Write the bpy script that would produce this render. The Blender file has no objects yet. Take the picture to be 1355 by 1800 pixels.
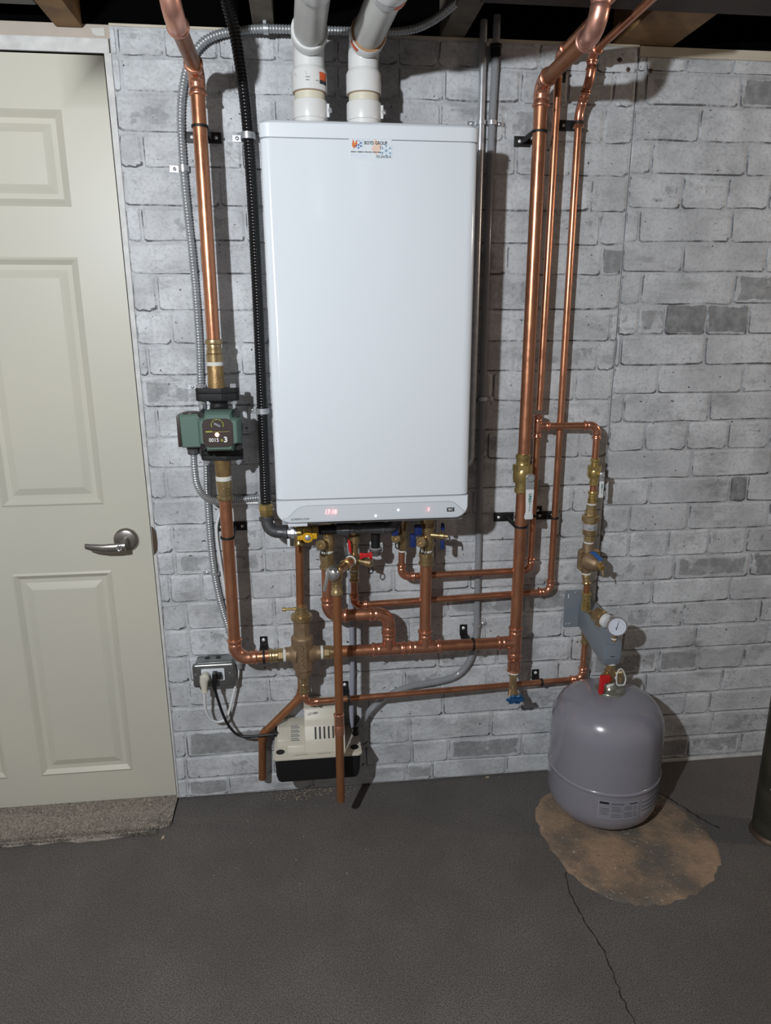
import bpy, bmesh, math, random
from mathutils import Vector, Matrix
random.seed(7)
V = Vector
PI = math.pi
sc = bpy.context.scene
COL = sc.collection

# ------------------------------------------------------------------ camera, world, lights, exposure
cam_d = bpy.data.cameras.new('camera')
cam_d.sensor_fit = 'VERTICAL'; cam_d.sensor_height = 36.0; cam_d.lens = 1255.0 / 1800.0 * 36.0
cam_d.clip_start = 0.02
cam = bpy.data.objects.new('camera', cam_d); COL.objects.link(cam)
RX, UP, FW = V((0.99337565, -0.11486993, -0.00311873)), V((0.03289904, 0.25829173, 0.96550662)), V((0.11010213, 0.95921337, -0.26035983))
cam.matrix_world = Matrix(((RX.x, UP.x, -FW.x, 0.43007), (RX.y, UP.y, -FW.y, -1.97542), (RX.z, UP.z, -FW.z, 1.43766), (0, 0, 0, 1)))
sc.camera = cam
w = bpy.data.worlds.new('world'); sc.world = w; w.use_nodes = True
w.node_tree.nodes['Background'].inputs[0].default_value = (1.0, 0.90, 0.82, 1)
w.node_tree.nodes['Background'].inputs[1].default_value = 0.15
def lamp(name, loc, power, color, radius, label):
    d = bpy.data.lights.new(name, 'POINT'); d.energy = power; d.color = color; d.shadow_soft_size = radius
    o = bpy.data.objects.new(name, d); o.location = loc; COL.objects.link(o); o['label'] = label; o['category'] = 'lamp'
    return o
lamp('work_lamp', (-0.26, -2.1, 1.90), 164, (0.93, 0.97, 1.0), 0.028, 'cool white work lamp held out of frame beside the camera')
lamp('ceiling_bulb', (3.45, -0.85, 1.93), 36, (1.0, 0.80, 0.62), 0.05, 'warm bulb hanging further along the basement out of frame')
vs = sc.view_settings
vs.view_transform = 'Standard'; vs.look = 'None'; vs.gamma = 1.0; vs.use_curve_mapping = False; vs.exposure = 0.0

# ------------------------------------------------------------------ materials
def mat(name, color, metal=0.0, rough=0.5, var=0.0, vscale=20.0, color2=None, bump=0.0, bscale=80.0, emit=None, estr=1.0, trans=0.0, ior=1.45, coat=0.0, alpha=None, thresh=None):
    m = bpy.data.materials.new(name); m.use_nodes = True
    nt = m.node_tree; p = nt.nodes['Principled BSDF']
    p.inputs['Base Color'].default_value = (*color, 1); p.inputs['Metallic'].default_value = metal; p.inputs['Roughness'].default_value = rough
    p.inputs['IOR'].default_value = ior
    if coat: p.inputs['Coat Weight'].default_value = coat; p.inputs['Coat Roughness'].default_value = 0.08
    if trans: p.inputs['Transmission Weight'].default_value = trans
    if emit: p.inputs['Emission Color'].default_value = (*emit, 1); p.inputs['Emission Strength'].default_value = estr
    if var or color2:
        n = nt.nodes.new('ShaderNodeTexNoise'); n.inputs['Scale'].default_value = vscale; n.inputs['Detail'].default_value = 6
        g = nt.nodes.new('ShaderNodeNewGeometry'); nt.links.new(g.outputs['Position'], n.inputs['Vector'])
        r = nt.nodes.new('ShaderNodeValToRGB')
        c2 = color2 if color2 else tuple(c * (1 - var) for c in color)
        a, b = thresh if thresh else (0.35, 0.68)
        r.color_ramp.elements[0].position = a; r.color_ramp.elements[1].position = b
        r.color_ramp.elements[0].color = (*color, 1); r.color_ramp.elements[1].color = (*c2, 1)
        nt.links.new(n.outputs['Fac'], r.inputs['Fac']); nt.links.new(r.outputs['Color'], p.inputs['Base Color'])
    if bump:
        n2 = nt.nodes.new('ShaderNodeTexNoise'); n2.inputs['Scale'].default_value = bscale; n2.inputs['Detail'].default_value = 8
        g2 = nt.nodes.new('ShaderNodeNewGeometry'); nt.links.new(g2.outputs['Position'], n2.inputs['Vector'])
        bm_ = nt.nodes.new('ShaderNodeBump'); bm_.inputs['Strength'].default_value = bump; bm_.inputs['Distance'].default_value = 0.004
        nt.links.new(n2.outputs['Fac'], bm_.inputs['Height']); nt.links.new(bm_.outputs['Normal'], p.inputs['Normal'])
    return m

class NT:
    """tiny node helper"""
    def __init__(s, m): s.nt = m.node_tree; s.p = s.nt.nodes['Principled BSDF']
    def n(s, t, **kw):
        x = s.nt.nodes.new(t)
        for k, v in kw.items():
            if k in x.inputs: x.inputs[k].default_value = v
            else: setattr(x, k, v)
        return x
    def l(s, a, b): s.nt.links.new(a, b)
    def noise(s, vec, scale, detail=6, rough=0.55, stretch=None):
        x = s.n('ShaderNodeTexNoise'); x.inputs['Scale'].default_value = scale; x.inputs['Detail'].default_value = detail; x.inputs['Roughness'].default_value = rough
        if stretch:
            mp = s.n('ShaderNodeMapping'); mp.inputs['Scale'].default_value = stretch; s.l(vec, mp.inputs['Vector']); vec = mp.outputs['Vector']
        s.l(vec, x.inputs['Vector']); return x.outputs['Fac']
    def rng(s, v, a, b, c=0.0, d=1.0):
        x = s.n('ShaderNodeMapRange'); x.interpolation_type = 'SMOOTHSTEP'
        x.inputs['From Min'].default_value = a; x.inputs['From Max'].default_value = b; x.inputs['To Min'].default_value = c; x.inputs['To Max'].default_value = d
        s.l(v, x.inputs['Value']); return x.outputs['Result']
    def math(s, op, a, b):
        x = s.n('ShaderNodeMath', operation=op)
        for i, v in enumerate((a, b)):
            if isinstance(v, (int, float)): x.inputs[i].default_value = v
            else: s.l(v, x.inputs[i])
        return x.outputs[0]
    def mix(s, f, a, b):
        x = s.n('ShaderNodeMix', data_type='RGBA')
        for i, v in ((0, f), (6, a), (7, b)):
            if isinstance(v, (int, float)): x.inputs[i].default_value = v
            elif isinstance(v, tuple): x.inputs[i].default_value = (*v, 1)
            else: s.l(v, x.inputs[i])
        return x.outputs[2]

def brick_material(name, printed_shade=False, mortar=False):
    m = bpy.data.materials.new(name); m.use_nodes = True; t = NT(m)
    pos = t.n('ShaderNodeNewGeometry').outputs['Position']
    oi = t.n('ShaderNodeObjectInfo')
    sep = t.n('ShaderNodeSeparateColor'); t.l(oi.outputs['Color'], sep.inputs[0])
    dark, seed = sep.outputs[0], sep.outputs[1]
    base = t.mix(t.rng(t.noise(pos, 9, 5), 0.36, 0.66), (0.64, 0.66, 0.69), (0.46, 0.475, 0.50))
    # per-brick tone
    base = t.mix(t.math('MULTIPLY', seed, 0.5), base, (0.40, 0.41, 0.43))
    # smoky grey patches, stretched along the courses
    base = t.mix(t.rng(t.noise(pos, 5, 8, 0.7, (1.0, 1, 2.6)), 0.50, 0.72, 0, 0.80), base, (0.25, 0.255, 0.265))
    # fine sandy mottling
    base = t.mix(t.rng(t.noise(pos, 120, 4, 0.7), 0.46, 0.68, 0, 0.38), base, (0.25, 0.255, 0.26))
    # hairline scratches
    ab = t.math('ABSOLUTE', t.math('SUBTRACT', t.noise(pos, 9, 9, 0.72, (1.0, 1, 2.4)), 0.5), 0)
    sc1 = t.math('MULTIPLY', t.rng(ab, 0.0, 0.012, 1, 0), t.rng(t.noise(pos, 7, 3), 0.50, 0.62))
    base = t.mix(t.math('MULTIPLY', sc1, 0.65), base, (0.12, 0.12, 0.125))
    sc2 = t.rng(t.noise(pos, 22, 10, 0.75, (1.2, 1, 3.5)), 0.635, 0.69)
    base = t.mix(t.math('MULTIPLY', sc2, 0.7), base, (0.11, 0.11, 0.115))
    # pits
    base = t.mix(t.rng(t.noise(pos, 75, 2, 0.5), 0.715, 0.75), base, (0.05, 0.05, 0.055))
    if not mortar:
        # bare dark brick where the whitewash is worn (object colour red = how much)
        nn = t.noise(pos, 16, 7, 0.65)
        gen = t.n('ShaderNodeSeparateXYZ'); t.l(t.n('ShaderNodeTexCoord').outputs['Generated'], gen.inputs[0])
        gx, gz = gen.outputs[0], gen.outputs[2]
        ex = t.math('MULTIPLY', t.math('MINIMUM', gx, t.math('SUBTRACT', 1.0, gx)), 2.6)
        ee = t.math('MINIMUM', ex, t.math('MINIMUM', gz, t.math('SUBTRACT', 1.0, gz)))
        edge = t.rng(ee, 0.03, 0.24, -0.42, 0.0)
        v = t.math('ADD', t.math('ADD', t.math('MULTIPLY', dark, 1.0), t.math('MULTIPLY', nn, 1.1)), edge)
        msk = t.rng(v, 0.88, 0.97)
        dk = t.mix(t.rng(t.noise(pos, 40, 6), 0.35, 0.7), (0.13, 0.135, 0.14), (0.26, 0.265, 0.27))
        base = t.mix(t.math('MULTIPLY', msk, t.math('ADD', 0.25, t.math('MULTIPLY', dark, 0.72))), base, dk)
    if printed_shade:  # the panel print's joint shade, put into the colour of lower and left bevels
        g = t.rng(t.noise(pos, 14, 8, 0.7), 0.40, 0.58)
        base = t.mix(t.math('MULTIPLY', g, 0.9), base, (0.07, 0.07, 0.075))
    t.l(base, t.p.inputs['Base Color']); t.p.inputs['Roughness'].default_value = 0.55
    t.p.inputs['Specular IOR Level'].default_value = 0.35
    b = t.n('ShaderNodeBump'); b.inputs['Strength'].default_value = 0.75; b.inputs['Distance'].default_value = 0.0028
    h = t.math('ADD', t.noise(pos, 45, 8, 0.65), t.math('MULTIPLY', t.noise(pos, 12, 4), 1.5))
    t.l(h, b.inputs['Height']); t.l(b.outputs['Normal'], t.p.inputs['Normal'])
    return m

def floor_material(name):
    m = bpy.data.materials.new(name); m.use_nodes = True; t = NT(m)
    pos = t.n('ShaderNodeNewGeometry').outputs['Position']
    c = t.mix(t.rng(t.noise(pos, 3.0, 6, 0.6), 0.35, 0.7), (0.130, 0.117, 0.110), (0.178, 0.162, 0.152))
    c = t.mix(t.rng(t.noise(pos, 330, 3, 0.6), 0.42, 0.62), c, (0.058, 0.053, 0.050))
    c = t.mix(t.rng(t.noise(pos, 420, 2, 0.5), 0.64, 0.74), c, (0.36, 0.34, 0.32))
    c = t.mix(t.rng(t.noise(pos, 60, 5, 0.7), 0.68, 0.78, 0, 0.5), c, (0.035, 0.033, 0.032))
    t.l(c, t.p.inputs['Base Color']); t.p.inputs['Roughness'].default_value = 0.8
    b = t.n('ShaderNodeBump'); b.inputs['Strength'].default_value = 0.7; b.inputs['Distance'].default_value = 0.004
    t.l(t.noise(pos, 380, 4, 0.7), b.inputs['Height']); t.l(b.outputs['Normal'], t.p.inputs['Normal'])
    return m

def copper_material(name, base, stain, rough=0.3, metal=0.85):
    m = bpy.data.materials.new(name); m.use_nodes = True; t = NT(m)
    pos = t.n('ShaderNodeNewGeometry').outputs['Position']
    c = t.mix(t.rng(t.noise(pos, 10, 6, 0.6, (1, 1, 0.35)), 0.42, 0.68, 0, 0.8), base, stain)
    t.l(c, t.p.inputs['Base Color']); t.p.inputs['Metallic'].default_value = metal
    t.l(t.rng(t.noise(pos, 30, 5), 0.3, 0.7, rough - 0.06, rough + 0.08), t.p.inputs['Roughness'])
    return m

def concrete_material(name):
    m = bpy.data.materials.new(name); m.use_nodes = True; t = NT(m)
    pos = t.n('ShaderNodeNewGeometry').outputs['Position']
    c = t.mix(t.rng(t.noise(pos, 7, 7, 0.65), 0.38, 0.66), (0.34, 0.235, 0.155), (0.17, 0.13, 0.10))
    c = t.mix(t.rng(t.noise(pos, 4.2, 4, 0.5), 0.50, 0.62, 0, 0.85), c, (0.120, 0.110, 0.098))
    c = t.mix(t.rng(t.noise(pos, 130, 3, 0.6), 0.62, 0.72), c, (0.48, 0.42, 0.33))
    c = t.mix(t.rng(t.noise(pos, 90, 4, 0.6), 0.64, 0.74), c, (0.06, 0.05, 0.045))
    t.l(c, t.p.inputs['Base Color']); t.p.inputs['Roughness'].default_value = 0.9
    b = t.n('ShaderNodeBump'); b.inputs['Strength'].default_value = 0.8; b.inputs['Distance'].default_value = 0.006
    t.l(t.noise(pos, 70, 8, 0.7), b.inputs['Height']); t.l(b.outputs['Normal'], t.p.inputs['Normal'])
    return m

M = {}
M['brick'] = brick_material('whitewashed brick'); M['printed_shade'] = brick_material('printed brick edge shade', printed_shade=True); M['mortar'] = brick_material('whitewashed mortar', mortar=True)
M['floor'] = floor_material('dark grit floor'); M['concrete'] = concrete_material('bare patch concrete')
M['copper'] = copper_material('bright copper', (0.60, 0.275, 0.16), (0.45, 0.195, 0.11))
M['copper_fit'] = copper_material('copper fittings', (0.66, 0.31, 0.20), (0.52, 0.22, 0.14), 0.24)
M['copper_dull'] = copper_material('dull brown copper', (0.34, 0.145, 0.065), (0.22, 0.095, 0.045), 0.42, 0.6)
M['copper_pale'] = copper_material('pale copper elbow', (0.70, 0.37, 0.29), (0.56, 0.28, 0.21), 0.34)
M['brass'] = mat('brass', (0.52, 0.385, 0.205), 0.8, 0.30, 0.3, 30)
M['brass_yellow'] = mat('bright brass', (0.62, 0.47, 0.19), 0.8, 0.27, 0.25, 40)
M['bronze'] = mat('cast bronze', (0.33, 0.23, 0.14), 0.55, 0.48, 0.25, 60, bump=0.25, bscale=300)
M['bronze_pump'] = mat('bronze flange', (0.34, 0.22, 0.10), 0.6, 0.45, 0.3, 60, bump=0.2, bscale=300)
M['tape'] = mat('white thread tape', (0.68, 0.68, 0.64), 0, 0.7, 0.15, 200)
M['black_iron'] = mat('black cast iron', (0.008, 0.008, 0.009), 0.0, 0.62, bump=0.3, bscale=250)
M['black_plastic'] = mat('black plastic', (0.010, 0.010, 0.011), 0, 0.38)
M['black_matte'] = mat('black strap', (0.008, 0.008, 0.009), 0, 0.55)
M['hose'] = mat('black hose jacket', (0.009, 0.009, 0.010), 0, 0.22)
M['zinc'] = mat('zinc plated steel', (0.60, 0.625, 0.66), 0.65, 0.32, 0.2, 60)
M['screw'] = mat('bright screw heads', (0.78, 0.79, 0.80), 0.3, 0.3)
M['conduit'] = mat('armoured conduit steel', (0.50, 0.52, 0.54), 0.6, 0.33, 0.2, 80)
M['chrome'] = mat('chrome', (0.70, 0.71, 0.73), 0.9, 0.2)
M['nickel'] = mat('brushed nickel', (0.36, 0.34, 0.32), 0.9, 0.32, 0.2, 150)
M['grey_iron'] = mat('grey malleable iron', (0.11, 0.112, 0.12), 0.5, 0.42, 0.25, 50)
M['enamel'] = mat('white enamel', (0.68, 0.725, 0.775), 0, 0.14)
M['enamel2'] = mat('satin white enamel', (0.66, 0.70, 0.75), 0, 0.30)
M['strip'] = mat('pale grey control strip', (0.585, 0.63, 0.675), 0, 0.2)
M['seam'] = mat('grey seam', (0.30, 0.32, 0.35), 0, 0.5)
M['pvc'] = mat('white pvc', (0.66, 0.665, 0.66), 0, 0.3)
M['pvc_pipe'] = mat('grey white pvc pipe', (0.52, 0.52, 0.50), 0, 0.34, 0.08, 14)
M['pvc_cream'] = mat('cream pipe stub', (0.60, 0.57, 0.46), 0, 0.4)
M['rust'] = mat('orange sealant', (0.36, 0.20, 0.09), 0, 0.6)
M['door'] = mat('cream door paint', (0.535, 0.515, 0.435), 0, 0.42, color2=(0.50, 0.49, 0.43), vscale=2.2)
M['trim'] = mat('white trim paint', (0.62, 0.62, 0.61), 0, 0.5, 0.25, 26)
M['drywall'] = mat('tan drywall', (0.44, 0.385, 0.335), 0, 0.7, 0.12, 9)
M['filler'] = mat('pale filler', (0.55, 0.55, 0.52), 0, 0.7)
M['batten'] = mat('bare cream batten', (0.56, 0.51, 0.41), 0, 0.6, 0.2, 9)
M['wood'] = mat('joist timber', (0.30, 0.17, 0.07), 0, 0.7, color2=(0.15, 0.085, 0.04), vscale=14, bump=0.3, bscale=60)
M['wood_grey'] = mat('grey joist timber', (0.17, 0.145, 0.11), 0, 0.75, color2=(0.09, 0.075, 0.06), vscale=16, bump=0.3, bscale=60)
M['beam'] = mat('dark stained beam', (0.040, 0.022, 0.014), 0, 0.6, 0.5, 12)
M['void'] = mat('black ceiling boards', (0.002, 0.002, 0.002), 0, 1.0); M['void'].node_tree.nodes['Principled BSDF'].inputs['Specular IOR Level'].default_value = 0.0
M['green'] = mat('green pump paint', (0.095, 0.160, 0.130), 0, 0.42, bump=0.08, bscale=400)
M['darkplate'] = mat('dark brown face plate', (0.040, 0.026, 0.024), 0, 0.4)
M['lime'] = mat('lime print', (0.36, 0.38, 0.05), 0, 0.5)
M['white_print'] = mat('white print', (0.75, 0.75, 0.75), 0, 0.5)
M['black_print'] = mat('black print', (0.015, 0.017, 0.022), 0, 0.5)
M['grey_print'] = mat('grey print', (0.20, 0.21, 0.22), 0, 0.6)
M['blue_print'] = mat('blue print', (0.06, 0.16, 0.42), 0, 0.5)
M['pale_blue'] = mat('pale blue print', (0.42, 0.56, 0.70), 0, 0.5)
M['pale_orange'] = mat('pale orange print', (0.70, 0.52, 0.43), 0, 0.5)
M['orange'] = mat('orange print', (0.62, 0.16, 0.03), 0, 0.5)
M['label'] = mat('white label paper', (0.64, 0.69, 0.74), 0, 0.4)
M['silver_label'] = mat('silver label', (0.42, 0.42, 0.44), 0.2, 0.45)
M['greentext'] = mat('green lettering', (0.02, 0.17, 0.15), 0, 0.5)
M['orange_label'] = mat('red orange label', (0.60, 0.09, 0.015), 0, 0.45)
M['led_red'] = mat('red display', (0.5, 0.05, 0.05), 0, 0.5, emit=(1.0, 0.33, 0.33), estr=3.0)
M['led_white'] = mat('white indicator', (0.8, 0.8, 0.8), 0, 0.5, emit=(0.85, 0.95, 1.0), estr=3.5)
M['led_orange'] = mat('orange indicator', (0.8, 0.3, 0.1), 0, 0.5, emit=(1.0, 0.50, 0.30), estr=7.0)
M['yellow'] = mat('yellow handle', (0.62, 0.34, 0.012), 0, 0.4)
M['red'] = mat('red plastic', (0.55, 0.018, 0.02), 0, 0.4)
M['blue'] = mat('dark blue plastic', (0.012, 0.028, 0.13), 0, 0.4)
M['wheel'] = mat('blue hand wheel paint', (0.012, 0.09, 0.24), 0, 0.4)
M['bluelabel'] = mat('blue label', (0.02, 0.12, 0.40), 0, 0.4)
M['white_plastic'] = mat('white plastic', (0.68, 0.69, 0.70), 0, 0.35)
M['ivory'] = mat('ivory plastic', (0.58, 0.56, 0.48), 0, 0.38)
M['beige'] = mat('beige plastic', (0.56, 0.53, 0.45), 0, 0.42, 0.06, 20)
M['tank'] = mat('lavender grey tank paint', (0.235, 0.230, 0.268), 0, 0.22, coat=0.5)
M['bracket'] = mat('blue grey bracket paint', (0.185, 0.215, 0.25), 0, 0.42)
M['galv'] = mat('galvanised collar', (0.42, 0.43, 0.36), 0.7, 0.25, 0.2, 40)
M['dial'] = mat('gauge dial', (0.66, 0.70, 0.80), 0, 0.4)
M['steel_box'] = mat('outlet box steel', (0.30, 0.31, 0.31), 0.85, 0.3, 0.25, 40)
M['post'] = mat('dark olive steel', (0.055, 0.050, 0.036), 0.2, 0.5, 0.5, 18)
M['vinyl'] = mat('clear vinyl tube', (0.50, 0.52, 0.55), 0, 0.13, trans=0.6, ior=1.35)
M['tube_grey'] = mat('grey drain tube', (0.29, 0.30, 0.36), 0, 0.3)
M['carpet'] = mat('beige grey carpet', (0.40, 0.355, 0.305), 0, 0.95, color2=(0.22, 0.195, 0.165), vscale=160, bump=0.9, bscale=260)
M['rubber'] = mat('brown grey rubber', (0.08, 0.07, 0.068), 0, 0.6)
M['crack'] = mat('dark crack', (0.02, 0.018, 0.017), 0, 0.9)
M['duct'] = mat('dull duct metal', (0.10, 0.10, 0.10), 0.4, 0.5)
M['dust'] = mat('pale dust', (0.45, 0.36, 0.24), 0, 0.9)
M['rosette'] = mat('brown rusty strike', (0.12, 0.085, 0.06), 0.6, 0.45)

# ------------------------------------------------------------------ object helpers
ORG = {}
def thing(name, label, cat, loc, group=None, kind=None):
    o = bpy.data.objects.new(name, None); o.empty_display_size = 0.03
    o.location = loc; COL.objects.link(o); ORG[o] = V(loc)
    if label: o['label'] = label
    if cat: o['category'] = cat
    if group: o['group'] = group
    if kind: o['kind'] = kind
    return o

def obj(name, bm, m, parent=None, label=None, cat=None, group=None, kind=None, smooth=40, origin=None):
    """link a bmesh (world coordinates) as one mesh object; origin moved to the parent's origin or to the base of the mesh"""
    if parent is not None: org = ORG[parent]
    elif origin is not None: org = V(origin)
    else:
        lo = [min(v.co[i] for v in bm.verts) for i in range(3)]; hi = [max(v.co[i] for v in bm.verts) for i in range(3)]
        org = V(((lo[0] + hi[0]) / 2, (lo[1] + hi[1]) / 2, lo[2]))
    bmesh.ops.translate(bm, verts=bm.verts, vec=-org)
    me = bpy.data.meshes.new(name); bm.to_mesh(me); bm.free()
    if smooth:
        for p in me.polygons: p.use_smooth = True
        me.set_sharp_from_angle(angle=math.radians(smooth))
    for mm in (m if isinstance(m, (list, tuple)) else [m]): me.materials.append(M[mm] if isinstance(mm, str) else mm)
    o = bpy.data.objects.new(name, me); COL.objects.link(o)
    if parent is not None: o.parent = parent; ORG[o] = org
    else: o.location = org; ORG[o] = org
    if label: o['label'] = label
    if cat: o['category'] = cat
    if group: o['group'] = group
    if kind: o['kind'] = kind
    return o

def new(): return bmesh.new()

def frame(d):
    d = V(d).normalized()
    a = V((0, 0, 1)) if abs(d.z) < 0.9 else V((1, 0, 0))
    x = d.cross(a).normalized(); y = d.cross(x).normalized()
    return d, x, y

def ring(bm, c, x, y, r, seg, ph=0.0):
    return [bm.verts.new(c + x * (r * math.cos(ph + 2 * PI * i / seg)) + y * (r * math.sin(ph + 2 * PI * i / seg))) for i in range(seg)]

def skin(bm, rings, cap0=True, cap1=True, closed=False):
    n = len(rings)
    for k in range(n if closed else n - 1):
        a, b = rings[k], rings[(k + 1) % n]; s = len(a)
        for i in range(s):
            bm.faces.new((a[i], a[(i + 1) % s], b[(i + 1) % s], b[i]))
    if not closed:
        if cap0: bm.faces.new(list(reversed(rings[0])))
        if cap1: bm.faces.new(rings[-1])

def fix(bm):
    bmesh.ops.recalc_face_normals(bm, faces=bm.faces); return bm

def lathe(bm, o, axis, prof, seg=20, ph=0.0):
    d, x, y = frame(axis); o = V(o); rings = []
    for h, r in prof: rings.append(ring(bm, o + d * h, x, y, max(r, 1e-5), seg, ph))
    skin(bm, rings); fix(bm); return bm

def tube(bm, pts, r, seg=14, closed=False):
    pts = [V(p) for p in pts]; n = len(pts); rings = []
    T = []
    for i in range(n):
        if closed: t = pts[(i + 1) % n] - pts[i - 1]
        else: t = pts[min(i + 1, n - 1)] - pts[max(i - 1, 0)]
        T.append(t.normalized())
    _, x, y = frame(T[0])
    for i in range(n):
        if i:
            q = T[i - 1].rotation_difference(T[i]); x = q @ x; y = q @ y
        rr = r[i] if isinstance(r, (list, tuple)) else r
        rings.append(ring(bm, pts[i], x, y, rr, seg))
    skin(bm, rings, closed=closed); fix(bm); return bm

def arc(c, d1, d2, t, n=8):
    """rounded corner at c: from c+d1*t to c+d2*t"""
    d1 = V(d1).normalized(); d2 = V(d2).normalized(); c = V(c)
    p0, p1, p2 = c + d1 * t, c, c + d2 * t
    half = d1.angle(d2) / 2; R = t * math.tan(half); ctr = c + (d1 + d2).normalized() * (R / math.sin(half))
    a = p0 - ctr; b = p2 - ctr; ang = a.angle(b); ax = a.cross(b).normalized()
    return [ctr + Matrix.Rotation(ang * i / n, 3, ax) @ a for i in range(n + 1)]

def rounded(pts, t, n=6):
    pts = [V(p) for p in pts]; out = [pts[0]]
    for i in range(1, len(pts) - 1): out += arc(pts[i], pts[i - 1] - pts[i], pts[i + 1] - pts[i], t, n)
    out.append(pts[-1]); return out

def spline(pts, sub=8):
    P = [V(p) for p in pts]; out = []
    for i in range(len(P) - 1):
        a = P[i - 1] if i else P[0] * 2 - P[1]; b, c = P[i], P[i + 1]; d = P[i + 2] if i + 2 < len(P) else P[-1] * 2 - P[-2]
        for k in range(sub):
            t = k / sub
            out.append(0.5 * ((2 * b) + (c - a) * t + (2 * a - 5 * b + 4 * c - d) * t * t + (3 * b - a - 3 * c + d) * t ** 3))
    out.append(P[-1]); return out

def resample(pts, step):
    out = [pts[0].copy()]; acc = 0.0
    for a, b in zip(pts, pts[1:]):
        L = (b - a).length; s = step - acc
        while s <= L and L > 0: out.append(a.lerp(b, s / L)); s += step
        acc = L - (s - step)
    return out

def corrugated(bm, pts, r, pitch, amp, seg=10):
    P = resample(pts, pitch / 4)
    rr = [r + amp * (0.0, 0.75, 1.0, 0.75)[i % 4] - amp * 0.5 for i in range(len(P))]
    return tube(bm, P, rr, seg)

def box(bm, lo, hi, bev=0.0, seg=2, mtx=None):
    lo, hi = V(lo), V(hi); b2 = bmesh.new()
    bmesh.ops.create_cube(b2, size=1.0)
    for v in b2.verts:
        v.co = V(((lo.x + hi.x) / 2 + v.co.x * (hi.x - lo.x), (lo.y + hi.y) / 2 + v.co.y * (hi.y - lo.y), (lo.z + hi.z) / 2 + v.co.z * (hi.z - lo.z)))
    if bev: bmesh.ops.bevel(b2, geom=list(b2.edges), offset=bev, segments=seg, profile=0.6, affect='EDGES')
    if mtx is not None: bmesh.ops.transform(b2, matrix=mtx, verts=b2.verts)
    merge(bm, b2); return bm

def merge(bm, b2):
    vm = [bm.verts.new(v.co) for v in b2.verts]
    b2.verts.index_update()
    for f in b2.faces:
        nf = bm.faces.new([vm[v.index] for v in f.verts]); nf.material_index = f.material_index
    b2.free(); return bm

def prism(bm, poly, depth_vec, bev=0.0, seg=2):
    """extrude a planar polygon (3-D points) by depth_vec"""
    b2 = bmesh.new(); dv = V(depth_vec)
    a = [b2.verts.new(V(p)) for p in poly]; b = [b2.verts.new(V(p) + dv) for p in poly]; n = len(a)
    b2.faces.new(a); b2.faces.new(list(reversed(b)))
    for i in range(n): b2.faces.new((a[i], b[i], b[(i + 1) % n], a[(i + 1) % n]))
    fix(b2)
    if bev: bmesh.ops.bevel(b2, geom=list(b2.edges), offset=bev, segments=seg, profile=0.6, affect='EDGES')
    merge(bm, b2); return bm

def rrect(x0, x1, z0, z1, r, y, n=5, axis='y'):
    out = []
    for cx, cz, a0 in ((x1 - r, z1 - r, 0), (x0 + r, z1 - r, 90), (x0 + r, z0 + r, 180), (x1 - r, z0 + r, 270)):
        for i in range(n + 1):
            a = math.radians(a0 + 90 * i / n); out.append(V((cx + r * math.cos(a), y, cz + r * math.sin(a))))
    return out

def text(name, body, size, at, m, parent, right=(1, 0, 0), up=(0, 0, 1), extrude=0.0002, align='LEFT', shear=0.0, bold=0.0, sx=1.0, label=None):
    c = bpy.data.curves.new('lettering', 'FONT'); c.body = body; c.size = size; c.extrude = extrude; c.align_x = align; c.align_y = 'CENTER'; c.shear = shear; c.offset = bold
    c.resolution_u = 3
    t = bpy.data.objects.new('lettering', c)
    me = bpy.data.meshes.new_from_object(t); bpy.data.objects.remove(t); bpy.data.curves.remove(c)
    R = V(right).normalized(); U = V(up).normalized(); N = R.cross(U); org = ORG[parent]
    at = V(at)
    for v in me.vertices: v.co = at + R * (v.co.x * sx) + U * v.co.y + N * v.co.z - org
    me.materials.append(M[m])
    o = bpy.data.objects.new(name, me); COL.objects.link(o); o.parent = parent; ORG[o] = org
    if label: o['label'] = label
    return o

# ------------------------------------------------------------------ pipe fitting helpers
def socket(bm, o, d, r, L=None):
    """press-fit socket: crimp groove and rolled bead at the mouth"""
    L = L or max(0.017, r * 1.35)
    lathe(bm, o, d, [(-0.001, r + 0.0022), (L * .22, r + 0.0022), (L * .34, r + 0.0008), (L * .46, r + 0.0022), (L * .62, r + 0.0022), (L * .70, r + 0.0045), (L * .82, r + 0.0050), (L * .92, r + 0.0040), (L * .96, r + 0.0018), (L, r + 0.0012)], 20)
    return L

def elbow(root, c, d1, d2, r, m='copper_fit', t=None, name='elbow', beads=True):
    t = t or r * 1.9
    bm = tube(new(), arc(c, d1, d2, t, 10), r + 0.0022, 20); c = V(c); d1 = V(d1).normalized(); d2 = V(d2).normalized(); L = 0
    if beads:
        L = socket(bm, c + d1 * t, d1, r); socket(bm, c + d2 * t, d2, r)
    obj(name, bm, m, root); return t

def straight(root, a, b, r, m='copper', name='pipe'):
    return obj(name, tube(new(), [a, b], r, 20), m, root)

def tee(root, c, d, br, r, rb, m='copper_fit'):
    c = V(c); d = V(d).normalized(); br = V(br).normalized(); a = r * 1.6
    bm = tube(new(), [c - d * a, c + d * a], r + 0.0022, 20); socket(bm, c + d * a, d, r); socket(bm, c - d * a, -d, r)
    tube(bm, [c, c + br * (r + rb * .9)], rb + 0.0022, 20); socket(bm, c + br * (r + rb * .9), br, rb)
    obj('tee', bm, m, root)

def coupling(root, c, d, r, half, m='copper_fit', name='coupling'):
    c = V(c); d = V(d).normalized(); bm = new()
    lathe(bm, c - d * half, d, [(0, r + .0012), (.003, r + .0040), (.007, r + .0022), (half * .6, r + .0022), (half, r + .003), (half * 1.4, r + .0022), (2 * half - .007, r + .0022), (2 * half - .003, r + .0040), (2 * half, r + .0012)], 20)
    obj(name, bm, m, root)

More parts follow.
